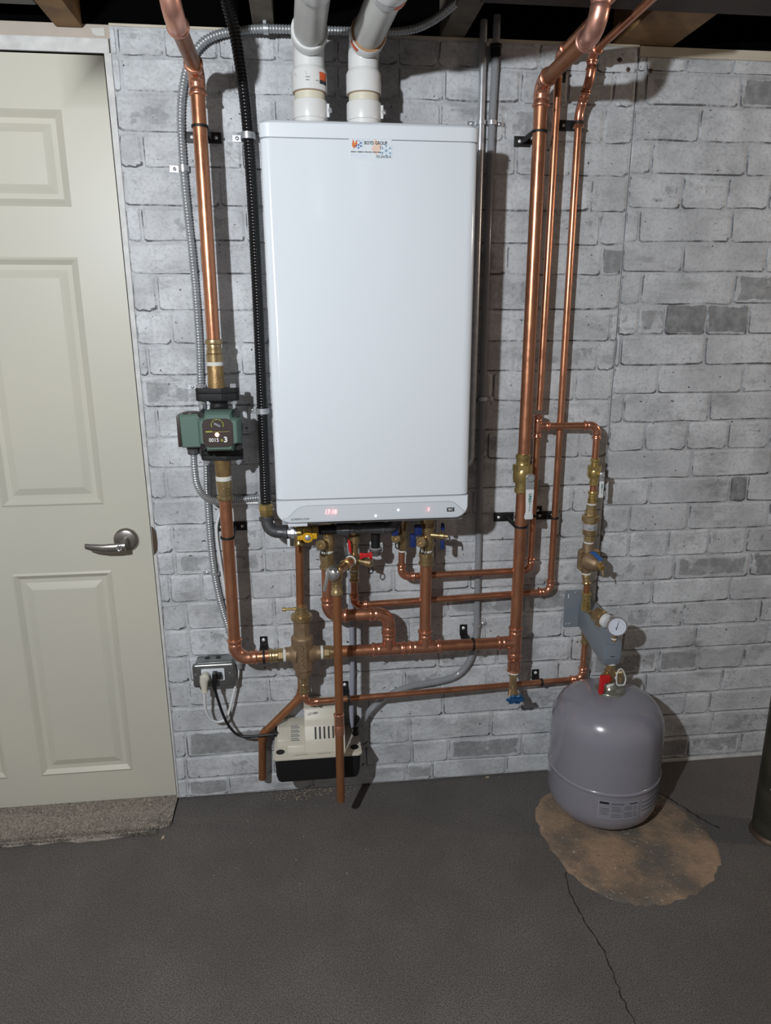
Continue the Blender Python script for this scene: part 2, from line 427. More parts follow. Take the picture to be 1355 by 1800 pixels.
def run(root, pts, r, m='copper', fit='copper_fit', t=None, ends=True, plain=()):
    """copper run: straight pipes joined by press elbows at each corner"""
    P = [V(p) for p in pts]; a = P[0]
    for i in range(1, len(P) - 1):
        d1 = (P[i - 1] - P[i]).normalized(); d2 = (P[i + 1] - P[i]).normalized()
        tt = t or r * 1.9
        elbow(root, P[i], d1, d2, r, fit, tt, beads=i not in plain)
        straight(root, a, P[i] + d1 * tt, r, m); a = P[i] + d2 * tt
    straight(root, a, P[-1], r, m)

def adapter(root, a, b, r, m='brass', name='adapter', hexa=True):
    """threaded press adapter from the pipe at a to the thread at b: beaded socket, waist, hexagon"""
    a, b = V(a), V(b); d = (b - a).normalized(); L = (b - a).length; bm = new()
    lathe(bm, a, d, [(0, r + .001), (L * .03, r + .0040), (L * .12, r + .0052), (L * .20, r + .0046), (L * .24, r + .0018), (L * .36, r + .0022), (L * .38, r + .0010), (L * .44, r + .0010), (L * .46, r + .0026), (L * .60, r + .0028), (L * .64, r + .0012)], 22)
    lathe(bm, a + d * (L * .63), d, [(0, r + .002), (.001, r + .0042), (L * .37 - .0015, r + .0042), (L * .37, r + .0025)], 8 if hexa else 22)
    obj(name, bm, m, root, smooth=32)

def tape_ring(root, c, d, r, h=0.007):
    c = V(c); d = V(d).normalized()
    obj('thread_tape', lathe(new(), c - d * (h / 2), d, [(0, r), (.001, r + .001), (h - .001, r + .001), (h, r)], 20), 'tape', root)

X, Y, Z = V((1, 0, 0)), V((0, 1, 0)), V((0, 0, 1))
RB = 0.0165      # large pipe radius
RS = 0.0093      # small pipe radius

# ================================================================== SETTING
wall = obj('wall_back', box(new(), (0.004, 0.0065, 0), (3.6, 0.12, 2.107)), 'drywall', kind='structure', smooth=0)
floor = obj('floor', box(new(), (-2.2, -3.2, -0.05), (3.8, 0.12, 0.0)), 'floor', kind='structure', smooth=0)
# far room walls out of frame keep the basement closed at both ends
obj('wall_left', box(new(), (-2.3, -3.2, 0), (-2.2, 0.12, 2.4)), 'drywall', kind='structure', smooth=0)

# ---- brick-printed panels: every brick its own piece
def brick_mesh(wd, hd, k):
    rnd = random.Random(k); bm = new(); hw, hh = wd / 2, hd / 2
    def j(q=0.0015): return rnd.uniform(-q, q)
    c1, c2 = .0042, .0095
    per = [(-hw + c2, -hh), (-hw * .33, -hh), (hw * .33, -hh), (hw - c2, -hh), (hw - c1 * .3, -hh + c1 * .9), (hw, -hh + c2 * 1.2), (hw, hh - c2 * 1.2), (hw - c1 * .3, hh - c1 * .9),
           (hw - c2, hh), (hw * .33, hh), (-hw * .33, hh), (-hw + c2, hh), (-hw + c1 * .3, hh - c1 * .9), (-hw, hh - c2 * 1.2), (-hw, -hh + c2 * 1.2), (-hw + c1 * .3, -hh + c1 * .9)]
    n = len(per); out, inn = [], []
    for x, z in per:
        ox, oz = x + j(), z + j(.0018)
        bz = rnd.uniform(.0022, .0055) if z < 0 else rnd.uniform(.0050, .0085)
        bx = rnd.uniform(.0016, .0036) if x < 0 else rnd.uniform(.0045, .0075)
        if abs(z) < hh - c1: bz = 0
        if abs(x) < hw - c2 * 1.1: bx = 0
        out.append(bm.verts.new((ox, 0.0, oz)))
        inn.append(bm.verts.new((ox - math.copysign(bx, x), -0.0024 + j(.0004), oz - math.copysign(bz, z))))
    f = bm.faces.new(inn)
    for i in range(n):
        q = bm.faces.new((out[i], out[(i + 1) % n], inn[(i + 1) % n], inn[i]))
        mx = (per[i][0] + per[(i + 1) % n][0]) / 2; mz = (per[i][1] + per[(i + 1) % n][1]) / 2
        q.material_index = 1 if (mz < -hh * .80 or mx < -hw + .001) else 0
    fix(bm)
    if f.normal.y > 0: bmesh.ops.reverse_faces(bm, faces=bm.faces)
    me = bpy.data.meshes.new('brick'); bm.to_mesh(me); bm.free()
    me.materials.append(M['brick']); me.materials.append(M['printed_shade'])
    return me
CLS = (0.05, 0.09, 0.125, 0.19, 0.25)
BM = {c: [brick_mesh(c, 0.076, hash((c, k)) & 9999) for k in range(5)] for c in CLS}

def lay(panel, x0, x1, bounds, joints, darks):
    rnd = random.Random(int(x0 * 1000) + 3)
    for ci in range(len(bounds) - 1):
        zt, zb = bounds[ci] / 1000, bounds[ci + 1] / 1000
        js = [x0] + [j / 1000 for j in joints[ci] if x0 + .012 < j / 1000 < x1 - .012] + [x1]
        for a, b in zip(js, js[1:]):
            g0 = 0.0008 if a == x0 else 0.0020; g1 = 0.0008 if b == x1 else 0.0020
            wd, hd = b - a - g0 - g1, zt - zb - (0.0030 if ci else 0.002)
            cl = min(CLS, key=lambda c: abs(c - wd))
            o = bpy.data.objects.new('brick', rnd.choice(BM[cl])); COL.objects.link(o); o.parent = panel
            o.location = V((a + g0 + wd / 2, 0.0, zb + 0.0015 + hd / 2 + rnd.uniform(-.001, .001))) - ORG[panel]
            o.scale = (wd / cl, rnd.uniform(.75, 1.15), hd / 0.076)
            dk = rnd.choice((0, 0, 0.0, 0.1, 0.22, 0.30))
            mid = (a + b) / 2 * 1000; mz = (zt + zb) / 2 * 1000
            for dx0, dx1, dz, dv in darks:
                if dx0 <= mid <= dx1 and abs(mz - dz) < 41: dk = dv
            o.color = (dk, rnd.random(), rnd.random(), 1)

LB = [2104, 2043, 1966, 1878, 1799, 1711, 1628, 1550, 1459, 1375, 1295, 1212, 1129, 1047, 960, 884, 801, 734, 652, 565, 478, 396, 315, 232, 143, 66, 3]
LJ = [[22, 130, 257, 396, 540, 691, 792, 920, 1050, 1200], [26, 285, 540, 691, 808, 1004, 1130, 1250], [190, 384, 620, 800, 966, 1232], [61, 300, 550, 800, 1000, 1150],
      [240, 480, 740, 900, 1207], [43, 300, 560, 800, 1050, 1240], [180, 420, 680, 986, 1253], [68, 320, 580, 830, 1090], [97, 350, 600, 850, 1100, 1290],
      [30, 270, 520, 770, 1020, 1260], [200, 450, 700, 960, 1199], [40, 300, 560, 800, 1060], [180, 430, 690, 950, 1227], [50, 300, 560, 810, 1080],
      [160, 410, 660, 910, 1213], [55, 305, 560, 800, 930, 1180], [55, 305, 560, 800, 1050], [35, 126, 263, 385, 680, 910, 1150], [75, 327, 580, 843, 1080],
      [78, 330, 580, 724, 960, 1210], [70, 330, 560, 817, 1003, 1240], [65, 300, 560, 712, 822, 976, 1200], [180, 480, 600, 836, 1090], [42, 350, 600, 732, 995, 1250],
      [36, 300, 590, 739, 857, 1100], [36, 162, 420, 722, 805, 1050]]
LD = [(0, 200, 1920, .30), (966, 1232, 1920, .35), (808, 1004, 1920, .30), (30, 300, 1670, .30), (1253, 1320, 1590, .62), (0, 200, 1253, .42), (50, 305, 767, .38), (42, 350, 188, .62), (36, 162, 34, .5),
      (712, 822, 355, .42), (817, 1003, 437, .35), (857, 1100, 105, .52), (843, 1080, 609, .45), (1080, 1320, 609, .5), (305, 560, 437, .3), (722, 805, 34, .4), (75, 300, 609, .3)]
RBZ = [2084, 2050, 1971, 1888, 1808, 1723, 1638, 1560, 1475, 1392, 1306, 1228, 1145, 1062, 978, 897, 813, 732, 653, 572, 494, 417, 335, 253, 176, 92, 14]
RJ = [[1332, 1440, 1569, 1830], [1336, 1597, 1860], [1494, 1750, 2010], [1369, 1637, 1880], [1463, 1594, 1715, 1960], [1349, 1615, 1870], [1484, 1730, 1980], [1372, 1645, 1900], [1372, 1449, 1572, 1701, 1950],
      [1325, 1578, 1830], [1446, 1704, 1960], [1349, 1612, 1860], [1422, 1552, 1680, 1812], [1576, 1830], [1452, 1708, 1763, 2010], [1397, 1584, 1845], [1402, 1527, 1660, 1782], [1555, 1804],
      [1492, 1750, 2000], [1603, 1860], [1410, 1652, 1900], [1536, 1675, 1827], [1500, 1763, 2010], [1646, 1729, 1980], [1480, 1748, 2000], [1560, 1673, 1858]]
RD = [(1597, 1860, 2010, .62), (1750, 2010, 1930, .60), (1494, 1750, 1930, .30), (1645, 1900, 1517, .55), (1449, 1572, 1433, .86), (1572, 1701, 1433, .72), (1372, 1449, 1433, .4), (1440, 1600, 1600, .34),
      (1708, 1763, 937, .85), (1555, 1804, 692, .46), (1804, 2100, 692, .70), (1660, 1782, 772, .34), (1312, 1603, 533, .35), (1536, 1675, 376, .50), (1400, 1536, 376, .45), (1673, 1858, 53, .42), (1560, 1673, 53, .5), (1748, 2000, 134, .35)]
RD += [(1312, 1500, 1517, 0.0)]
p1 = obj('brick_panel', box(new(), (0.0075, 0.0, 0.003), (1.3098, 0.006, 2.104)), 'mortar', wall, smooth=0)
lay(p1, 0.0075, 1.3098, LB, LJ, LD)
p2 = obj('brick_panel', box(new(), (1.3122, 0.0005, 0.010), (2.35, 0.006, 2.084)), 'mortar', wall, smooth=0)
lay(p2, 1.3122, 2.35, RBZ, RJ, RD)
obj('panel_seam', box(new(), (1.3098, .0035, .01), (1.3122, .0064, 2.10)), 'black_matte', wall, smooth=0)
for x, z in ((1.262, 2.074), (1.285, 2.053), (1.346, 2.052)):
    obj('screw', lathe(new(), (x, -0.002, z), -Y, [(0, .0055), (.001, .0055), (.0018, .003)], 10), 'rosette', p1 if x < 1.311 else p2)
obj('trim_1', box(new(), (1.312, -0.004, 2.084), (3.4, 0.006, 2.107), .001), 'batten', kind='structure', smooth=0)
obj('trim_2', box(new(), (0.0075, -0.003, 2.104), (1.311, 0.006, 2.110), .0008), 'batten', kind='structure', smooth=0)
obj('baseboard_back', box(new(), (1.45, -0.003, 0.0), (2.35, 0.004, 0.009), .001), 'trim', kind='structure', smooth=0)

# ---- door, casing and the wall over it
DX0, DZ0, DZ1 = -0.875, 0.012, 2.043
bm = new()
def edge_x(z): return 0.0 - 0.012 * (z - DZ0) / (DZ1 - DZ0)
pans_x = [(-0.755, -0.482), (-0.389, -0.121)]; pans_z = [(0.112, 0.757), (0.949, 1.591), (1.709, 1.925)]
xs = [DX0] + [v for p in pans_x for v in p] + [None]; zs = [DZ0] + [v for p in pans_z for v in p] + [DZ1]
def dv(i, k): return V((xs[i] if xs[i] is not None else edge_x(zs[k]), 0.002, zs[k]))
for i in range(len(xs) - 1):
    for k in range(len(zs) - 1):
        q = [dv(i, k), dv(i + 1, k), dv(i + 1, k + 1), dv(i, k + 1)]
        if i % 2 == 1 and k % 2 == 1:
            c = [q]
            for ins, dep in ((.006, -.003), (.018, .0065), (.030, .0075), (.042, .0030), (.050, .0005)):
                c.append([V((q[0].x + ins, .002 + dep, q[0].z + ins)), V((q[1].x - ins, .002 + dep, q[1].z + ins)), V((q[2].x - ins, .002 + dep, q[2].z - ins)), V((q[3].x + ins, .002 + dep, q[3].z - ins))])
            rr = [[bm.verts.new(p) for p in loop] for loop in c]
            for a, b in zip(rr, rr[1:]):
                for e in range(4): bm.faces.new((a[e], a[(e + 1) % 4], b[(e + 1) % 4], b[e]))
            bm.faces.new(rr[-1])
        else: bm.faces.new([bm.verts.new(p) for p in q])
ed = [V((0, .002, DZ0)), V((-.012, .002, DZ1))]
bm.faces.new([bm.verts.new(p) for p in (ed[0], ed[0] + V((0, .036, 0)), ed[1] + V((0, .036, 0)), ed[1])])
bm.faces.new([bm.verts.new(p) for p in (V((DX0, .002, DZ0)), V((DX0, .038, DZ0)), V((0, .038, DZ0)), V((0, .002, DZ0)))])
bm.faces.new([bm.verts.new(p) for p in (V((DX0, .038, DZ0)), V((DX0, .038, DZ1)), V((-.012, .038, DZ1)), V((0, .038, DZ0)))])
bmesh.ops.remove_doubles(bm, verts=bm.verts, dist=1e-5); fix(bm)
door = obj('door_1', bm, 'door', kind='structure', smooth=12)
# lever handle
hp = V((-0.072, 0.002, 0.846))
hd = obj('door_handle', lathe(new(), hp, -Y, [(0, .034), (.004, .034), (.009, .031), (.011, .026), (.013, .012), (.013, .0)], 28), 'nickel', door)
bm = new(); tube(bm, [hp + V((0, -.010, 0)), hp + V((0, -.045, -.004))], .0115, 16)
lev = [hp + V(p) for p in ((.008, -.050, -.006), (-.020, -.053, -.007), (-.050, -.054, -.007), (-.080, -.052, -.004), (-.098, -.048, -.001))]
d_, rings_ = None, []
for p, hh, th in zip(lev, (.0125, .0125, .0115, .0100, .0075), (.006, .007, .006, .005, .004)):
    rings_.append([bm.verts.new(p + V((0, th * math.cos(a), hh * math.sin(a)))) for a in [2 * PI * i / 14 for i in range(14)]])
skin(bm, rings_); fix(bm); obj('lever', bm, 'nickel', hd)
obj('lock_cylinder', lathe(new(), hp + V((-.006, -.057, -.006)), -Y, [(0, .0085), (.004, .0085), (.0045, .0075), (.0035, .006), (.0035, 0)], 18), 'chrome', hd)
obj('thumb_turn', box(new(), hp + V((-.0072, -.0625, -.012)), hp + V((-.0048, -.0600, -.000)), .0005), 'nickel', hd)
obj('trim_3', box(new(), (-0.95, -0.003, 2.047), (0.004, 0.006, 2.078), .002), 'trim', kind='structure', smooth=0)
bm = new(); prism(bm, [(0.0030, -.003, .005), (.0072, -.003, .005), (.0072, -.003, 2.047), (-.0085, -.003, 2.047)], (0, .012, 0)); jamb = obj('trim_4', bm, 'trim', kind='structure', smooth=0)
obj('strike_plate', prism(new(), [(.000, -.006, .800), (.006, -.006, .806), (.0115, -.006, .824), (.0125, -.006, .842), (.0115, -.006, .860), (.006, -.006, .878), (.000, -.006, .884)], (0, .003, 0)), 'rosette', jamb)
wl2 = obj('wall_header', box(new(), (-2.2, 0.001, 2.078), (0.0072, 0.10, 2.107)), 'drywall', kind='structure', smooth=0)
obj('filler_patch', prism(new(), [(-.034, -.0005, 2.098), (-.004, -.0005, 2.100), (-.003, -.0005, 2.083), (-.022, -.0005, 2.083), (-.030, -.0005, 2.087)], (0, .002, 0)), 'filler', wl2)
obj('wall_beyond', box(new(), (-2.2, 0.09, 0.0), (0.004, 0.12, 2.078)), 'drywall', kind='structure', smooth=0)

# ---- carpet off-cut under the door, with a frayed pile
bm = new(); rnd = random.Random(5)
def fray(x): return -0.150 + 0.020 * math.sin(x * 9 + 1) * 0.4 + rnd.uniform(-.006, .006) + (0.022 if x > -0.03 else 0)
top = []; cols = []
for i in range(41):
    x = -1.1 + 1.105 * i / 40; f = fray(x)
    cols.append([bm.verts.new((x, .03, .009)), bm.verts.new((x, f * .5, .011 + rnd.uniform(0, .001))), bm.verts.new((x, f, .009)), bm.verts.new((x, f - .004, .0))])
for a, b in zip(cols, cols[1:]):
    for k in range(3): bm.faces.new((a[k], a[k + 1], b[k + 1], b[k]))
fix(bm); carpet = thing('carpet_offcut', 'beige grey carpet off-cut with frayed edge poking out under the cream door', 'carpet', (-.5, -.07, 0))
obj('backing', bm, 'carpet', carpet)
bm = new()
for i in range(9000):
    x = rnd.uniform(-.62, .003); y = rnd.uniform(-.155, .0); 
    if rnd.random() < .35: y = -.150 + rnd.uniform(-.008, .01) + (0.02 if x > -.03 else 0)
    if x > -.03 and y < -.132: continue
    h = rnd.uniform(.004, .0105); s = .0018; dx, dy = rnd.uniform(-.004, .004), rnd.uniform(-.005, .003)
    if y < -.145: dy -= .005
    b = [bm.verts.new((x + s * math.cos(a), y + s * math.sin(a), .0085 if y > -.148 else .002)) for a in (0, 2.1, 4.2)]; t_ = bm.verts.new((x + dx, y + dy, .0085 + h if y > -.148 else .004 + h))
    for k in range(3): bm.faces.new((b[k], b[(k + 1) % 3], t_))
obj('pile', bm, 'carpet', carpet, kind='stuff', smooth=0)

# ---- concrete patch, cracks and dust
bm = new(); rnd = random.Random(9)
outl = [(1.085, -.20), (1.075, -.27), (1.08, -.35), (1.10, -.44), (1.13, -.50), (1.17, -.54), (1.23, -.568), (1.29, -.575), (1.35, -.565), (1.41, -.548), (1.47, -.51), (1.52, -.46), (1.555, -.39), (1.555, -.33), (1.535, -.25), (1.51, -.18), (1.48, -.12), (1.42, -.08), (1.30, -.07), (1.19, -.09), (1.13, -.13)]
op = []
for (a, b) in zip(outl, outl[1:] + outl[:1]):
    for k in range(4): op.append((a[0] + (b[0] - a[0]) * k / 4 + rnd.uniform(-.004, .004), a[1] + (b[1] - a[1]) * k / 4 + rnd.uniform(-.004, .004)))
cx, cy = 1.31, -.31; rings_ = []
for s, h in ((1.0, .0003), (.975, .0045), (.93, .0050), (.7, .0045), (.4, .0035)):
    rings_.append([bm.verts.new((cx + (x - cx) * s, cy + (y - cy) * s, h + (rnd.uniform(-.0012, .0012) if s < 1 else 0))) for x, y in op])
skin(bm, rings_, cap0=False); fix(bm)
obj('concrete_patch', bm, 'concrete', floor, smooth=60)
bm = new()
for i in range(420):
    a = rnd.uniform(0, 2 * PI); s = rnd.uniform(.62, 1.0) if rnd.random() < .7 else rnd.uniform(.2, 1); q = op[int(a / (2 * PI) * len(op)) % len(op)]
    x, y = cx + (q[0] - cx) * s, cy + (q[1] - cy) * s; r = rnd.uniform(.0012, .0036)
    if x > 1.33 and rnd.random() < .5: continue
    b2 = bmesh.new(); bmesh.ops.create_icosphere(b2, subdivisions=1, radius=r)
    for v in b2.verts: v.co = V((v.co.x * rnd.uniform(.7, 1.3) + x, v.co.y * rnd.uniform(.7, 1.3) + y, v.co.z * .7 + .0048))
    merge(bm, b2)
obj('gravel', bm, 'concrete', floor, kind='stuff', smooth=0)
def crack(pts, wd):
    bm = new(); rnd = random.Random(len(pts)); P = resample([V(p) for p in pts], .012); prev = None
    for p in P:
        wv = wd * rnd.uniform(.3, 1); o_ = rnd.uniform(-.003, .003)
        c = [bm.verts.new((p.x - wv + o_, p.y, .0006)), bm.verts.new((p.x + wv + o_, p.y, .0006))]
        if prev: bm.faces.new((prev[0], prev[1], c[1], c[0]))
        prev = c
    obj('crack', bm, 'crack', floor, smooth=0)
crack([(1.09, -.44, 0), (1.075, -.50, 0), (1.08, -.60, 0), (1.092, -.70, 0), (1.082, -.83, 0), (1.09, -1.0, 0)], .0022)
crack([(1.50, -.15, 0), (1.53, -.20, 0), (1.56, -.27, 0), (1.60, -.33, 0)], .004)
bm = new()
for i in range(170):
    x = rnd.gauss(.43, .07); y = -abs(rnd.gauss(.012, .022)) - .004
    if rnd.random() < .12: x, y = rnd.uniform(.1, 1.1), -rnd.random() * .4
    r = rnd.uniform(.0006, .0018)
    b2 = bmesh.new(); bmesh.ops.create_icosphere(b2, subdivisions=1, radius=r); bmesh.ops.translate(b2, verts=b2.verts, vec=(x, y, r * .6)); merge(bm, b2)
obj('sawdust', bm, 'dust', label='sprinkle of pale sawdust on the dark floor below the condensate pump', cat='dust', kind='stuff', smooth=0)
for (x, y), sz, lb in (((.985, -.012), (.006, .003), 'pale splinter on the floor beside the brick wall near the tank'), ((-.01, -.175), (.004, .007), 'tan chip on the floor below the carpet corner')):
    obj('wood_chip', prism(new(), [(x - sz[0], y - sz[1], .0004), (x + sz[0], y - sz[1] * .4, .0004), (x + sz[0] * .8, y + sz[1], .0004), (x - sz[0] * .7, y + sz[1] * .6, .0004)], (0, 0, .003)), 'dust', label=lb, cat='debris', smooth=0)

# ---- ceiling: boards, rim, joists, beam, duct
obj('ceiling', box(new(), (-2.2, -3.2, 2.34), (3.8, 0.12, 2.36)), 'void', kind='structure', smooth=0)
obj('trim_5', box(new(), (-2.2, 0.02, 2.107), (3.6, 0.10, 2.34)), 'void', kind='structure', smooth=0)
for i, (x0, x1, z0, y0, m_) in enumerate(((-.112, -.052, 2.098, -.003, 'wood'), (.342, .392, 2.109, .02, 'wood_grey'), (.797, .857, 2.111, .02, 'wood_grey'), (1.245, 1.40, 2.109, .02, 'wood'), (1.78, 1.93, 2.109, .02, 'wood'), (-.60, -.55, 2.115, .02, 'wood_grey'))):
    obj('ceiling_joist', box(new(), (x0, -3.1, z0), (x1, y0, 2.338), .002), m_, kind='structure', smooth=0)
obj('ceiling_beam', box(new(), (.845, -.385, 2.1085), (3.4, -.205, 2.26), .003), 'beam', kind='structure', smooth=0)
obj('air_duct', box(new(), (-1.2, -.30, 2.118), (-.13, -.06, 2.30), .006), 'duct', label='dull grey sheet metal duct in the dark ceiling above the door', cat='duct', smooth=0)
# steel post
po = thing('steel_post', 'dark olive steel support post standing at the frame edge beyond the tank', 'post', (1.738, -.365, 0))
obj('column', lathe(new(), (1.738, -.365, .004), Z, [(0, .057), (2.105, .057)], 32), 'post', po)
obj('foot_ring', lathe(new(), (1.738, -.365, 0), Z, [(0, .063), (.004, .063), (.010, .0585), (.014, .0572)], 32), 'rosette', po)
obj('paint_fleck', box(new(), (1.6865, -.400, .170), (1.6935, -.392, .174), .001), 'white_plastic', po)

# ================================================================== BOILER
BX0, BX1, BD = 0.361, 0.817, -0.350
boil = thing('wall_hung_boiler', 'large white wall-hung gas boiler with red display on white brick wall', 'boiler', (.589, -.175, .97))
def case_poly(x0, x1, yb, yf, r, z, n=6):
    pts = [V((x0, yb, z)), V((x0, yf + r, z))]
    pts = [V((x0, yb, z))]
    for i in range(n + 1): a = PI + PI / 2 * i / n; pts.append(V((x0 + r + r * math.cos(a), yf + r + r * math.sin(a), z)))
    for i in range(n + 1): a = 1.5 * PI + PI / 2 * i / n; pts.append(V((x1 - r + r * math.cos(a), yf + r + r * math.sin(a), z)))
    pts.append(V((x1, yb, z))); return pts
def loft(bm, loops):
    rr = [[bm.verts.new(p) for p in l] for l in loops]; skin(bm, rr); fix(bm); return bm
def P_(z, e=0.0, f=0.0): return case_poly(BX0 + e, BX1 - e, -.012, BD + f, .022, z)
obj('front_cover', loft(new(), [P_(1.0335, .001, .001), P_(1.0345), P_(1.796), P_(1.7972, .001, .001)]), 'enamel', boil)
obj('top_cap', loft(new(), [P_(1.7985, .001, .001), P_(1.7995, -.0015, -.0015), P_(1.8255, -.0015, -.0015), P_(1.8305, .003, .003), P_(1.8325, .010, .010)]), 'enamel2', boil)
obj('seam_gasket', loft(new(), [P_(1.0310, .003, .003), P_(1.0340, .003, .003)]), 'seam', boil)
obj('seam_gasket', loft(new(), [P_(1.7965, .0025, .0025), P_(1.7990, .0025, .0025)]), 'seam', boil)
# lower panel with rounded lower corners
bm = new()
def low_outline(e=0.0):
    o = []; x0, x1, z0, z1, r = BX0 + e, BX1 - e, .976 + e, 1.0310, .030
    for i in range(9): a = PI + PI / 2 * i / 8; o.append((x0 + r + r * math.cos(a), z0 + r + r * math.sin(a)))
    for i in range(9): a = 1.5 * PI + PI / 2 * i / 8; o.append((x1 - r + r * math.cos(a), z0 + r + r * math.sin(a)))
    o += [(x1, z1), (x0, z1)]; return o
def yoff(x): # front rounds off at both sides
    e = min(x - BX0, BX1 - x); r = .022
    return BD + (r - math.sqrt(max(0, r * r - (r - max(0, e)) ** 2)) if e < r else 0)
prof = low_outline(); l0 = [V((x, -.012, z)) for x, z in prof]
xs_ = [p[0] for p in prof]
bmb = new()
loops = [l0, [V((x, -.31, z)) for x, z in prof], [V((x, -.338, z)) for x, z in prof], [V((x * .996 + .589 * .004, -.347, (z - 1.0) * .985 + 1.0003)) for x, z in prof], [V((x * .985 + .589 * .015, BD, (z - 1.0) * .95 + 1.0008)) for x, z in prof]]
low = obj('control_panel', loft(bmb, loops), 'enamel', boil)
# inset display strip
st = [(.374, .9875), (.384, .9890), (.392, .9945), (.404, 1.0080), (.416, 1.0150), (.432, 1.0180), (.768, 1.0180), (.780, 1.0155), (.790, 1.0080), (.802, .9965), (.8075, .9925), (.803, .9840), (.790, .9795), (.388, .9795), (.378, .9820)]
obj('display_strip', prism(new(), [(x, BD - .0012, z) for x, z in st], (0, .004, 0), .0008, 1), 'strip', low)
bm = tube(new(), [V((x, BD - .0006, z)) for x, z in st[:11]], .0007, 6); obj('strip_edge', bm, 'seam', low)
YF = BD - .0016
def glow_lamp(parent, loc, power, color):  # unseen point lamp added in front of lit digits and indicator for their glow
    d = bpy.data.lights.new('added_glow_lamp', 'POINT'); d.energy = power; d.color = color; d.shadow_soft_size = .002
    o = bpy.data.objects.new('added_glow_lamp', d); COL.objects.link(o); o.parent = parent; o.location = V(loc) - V(parent.location)
text('display_digits', '17 18', .0155, (.472, YF, 1.0010), 'led_red', low, shear=.15, sx=.82, label='glowing red temperature digits')
text('display_digit', '1', .014, (.7165, YF, .9995), 'led_red', low, shear=.12)
for x, z in ((.593, .9885), (.647, 1.0008)):
    obj('indicator_light', lathe(new(), (x, BD - .001, z), -Y, [(0, .0026), (.0012, .0022), (.0016, .0008)], 12), 'led_white', low)
pl = obj('brand_plate', prism(new(), rrect(.7645, .7825, .9925, 1.0025, .001, BD - .0018), (0, .002, 0)), 'black_print', low)
text('lettering', 'IBC', .0078, (.7735, BD - .0021, .9975), 'white_print', low, align='CENTER', bold=.0001, sx=1.12)
text('lettering', 'SUPERFLOW', .0068, (.393, BD - .0016, .9858), 'black_print', low, shear=.25, sx=1.12)
# contractor sticker
obj('sticker', prism(new(), rrect(.5425, .6325, 1.7585, 1.8045, .001, BD - .0006), (0, .0008, 0)), 'label', boil, label='contractor sticker with flame and snowflake emblem')
stk = boil.children[-1]
def flat(bm, pts, y=BD - .0010): return prism(bm, [(x, y, z) for x, z in pts], (0, .0003, 0))
bm = new()
flat(bm, [(.5510, 1.7990), (.5535, 1.7945), (.5540, 1.7900), (.5565, 1.7935), (.5580, 1.7975), (.5600, 1.7935), (.5605, 1.7890), (.5585, 1.7860), (.5560, 1.7830), (.5535, 1.7805), (.5495, 1.7850), (.5490, 1.7900), (.5505, 1.7945)])
obj('flame_emblem', bm, 'orange', stk, smooth=0)
bm = new()
def flake(bm, cx, cz, R, wd, n0=0, n1=6, y=BD - .0011):
    for k in range(n0, n1):
        a = PI / 2 + k * PI / 3; d = V((math.cos(a), 0, math.sin(a))); n = V((-d.z, 0, d.x)); c = V((cx, y, cz))
        prism(bm, [c - n * wd, c + n * wd, c + d * R + n * wd, c + d * R - n * wd], (0, .0003, 0))
        for s in (1, -1):
            e = (d + n * s).normalized(); b0 = c + d * (R * .55); m_ = V((-e.z, 0, e.x))
            prism(bm, [b0 - m_ * wd, b0 + m_ * wd, b0 + e * R * .38 + m_ * wd, b0 + e * R * .38 - m_ * wd], (0, .0003, 0))
flake(bm, .5625, 1.7885, .0085, .0006, 2, 6)
tube(bm, [V((.5605 + .0078 * math.cos(a), BD - .001, 1.7885 + .0078 * math.sin(a))) for a in [PI * .1 + PI * .5 * i / 8 for i in range(9)]], .0005, 5)
obj('snowflake_emblem', bm, 'blue_print', stk, smooth=0)
bm = new(); flat(bm, [(.5715, 1.7995), (.5719, 1.7995), (.5719, 1.7815), (.5715, 1.7815)]); obj('divider', bm, 'grey_print', stk, smooth=0)
bm = new(); flat(bm, [(.5930, 1.8030), (.5990, 1.8005), (.6010, 1.7960), (.6045, 1.7900), (.6100, 1.7880), (.6090, 1.7800), (.6040, 1.7740), (.6000, 1.7700), (.5960, 1.7740), (.5900, 1.7790), (.5905, 1.7840), (.5955, 1.7890), (.5960, 1.7950)], BD - .0008); obj('flame_emblem', bm, 'pale_orange', stk, smooth=0)
bm = new(); flake(bm, .6205, 1.7780, .0150, .0009, 0, 6, BD - .0008); obj('snowflake_emblem', bm, 'pale_blue', stk, smooth=0)
text('lettering', 'BOYD GROUP', .0094, (.5745, BD - .0013, 1.7918), 'black_print', stk, sx=.80, bold=.00012)
text('lettering', 'MUNICIPAL   COMMERCIAL   INSTALLATIONS   SERVICE   REPAIRS', .0027, (.5465, BD - .0013, 1.7745), 'black_print', stk, sx=.80, bold=.0001)
text('lettering', '705.243.3210', .0068, (.6305, BD - .0013, 1.7660), 'black_print', stk, align='RIGHT', sx=.86)
bm = new(); flat(bm, [(.5475, 1.7700), (.5500, 1.7700), (.5500, 1.7675), (.5475, 1.7675)], BD - .0009); flat(bm, [(.5520, 1.7688), (.5820, 1.7688), (.5820, 1.7683), (.5520, 1.7683)], BD - .0009); flat(bm, [(.5480, 1.7645), (.5830, 1.7645), (.5830, 1.7641), (.5480, 1.7641)], BD - .0009); obj('print_line', bm, 'pale_blue', stk, smooth=0)
bm = new(); flat(bm, [(.6150, 1.8010), (.6210, 1.8010), (.6210, 1.7995), (.6150, 1.7995)], BD - .0009); flat(bm, [(.6225, 1.8015), (.6295, 1.8015), (.6295, 1.7995), (.6225, 1.7995)], BD - .0009); obj('print_line', bm, 'blue_print', stk, smooth=0)
obj('base_frame', box(new(), (.372, -.325, .968), (.806, -.014, .978), .002), 'seam', boil)
obj('drip_flap', box(new(), (.386, -.335, .9650), (.432, -.300, .9765), .002), 'enamel2', boil)
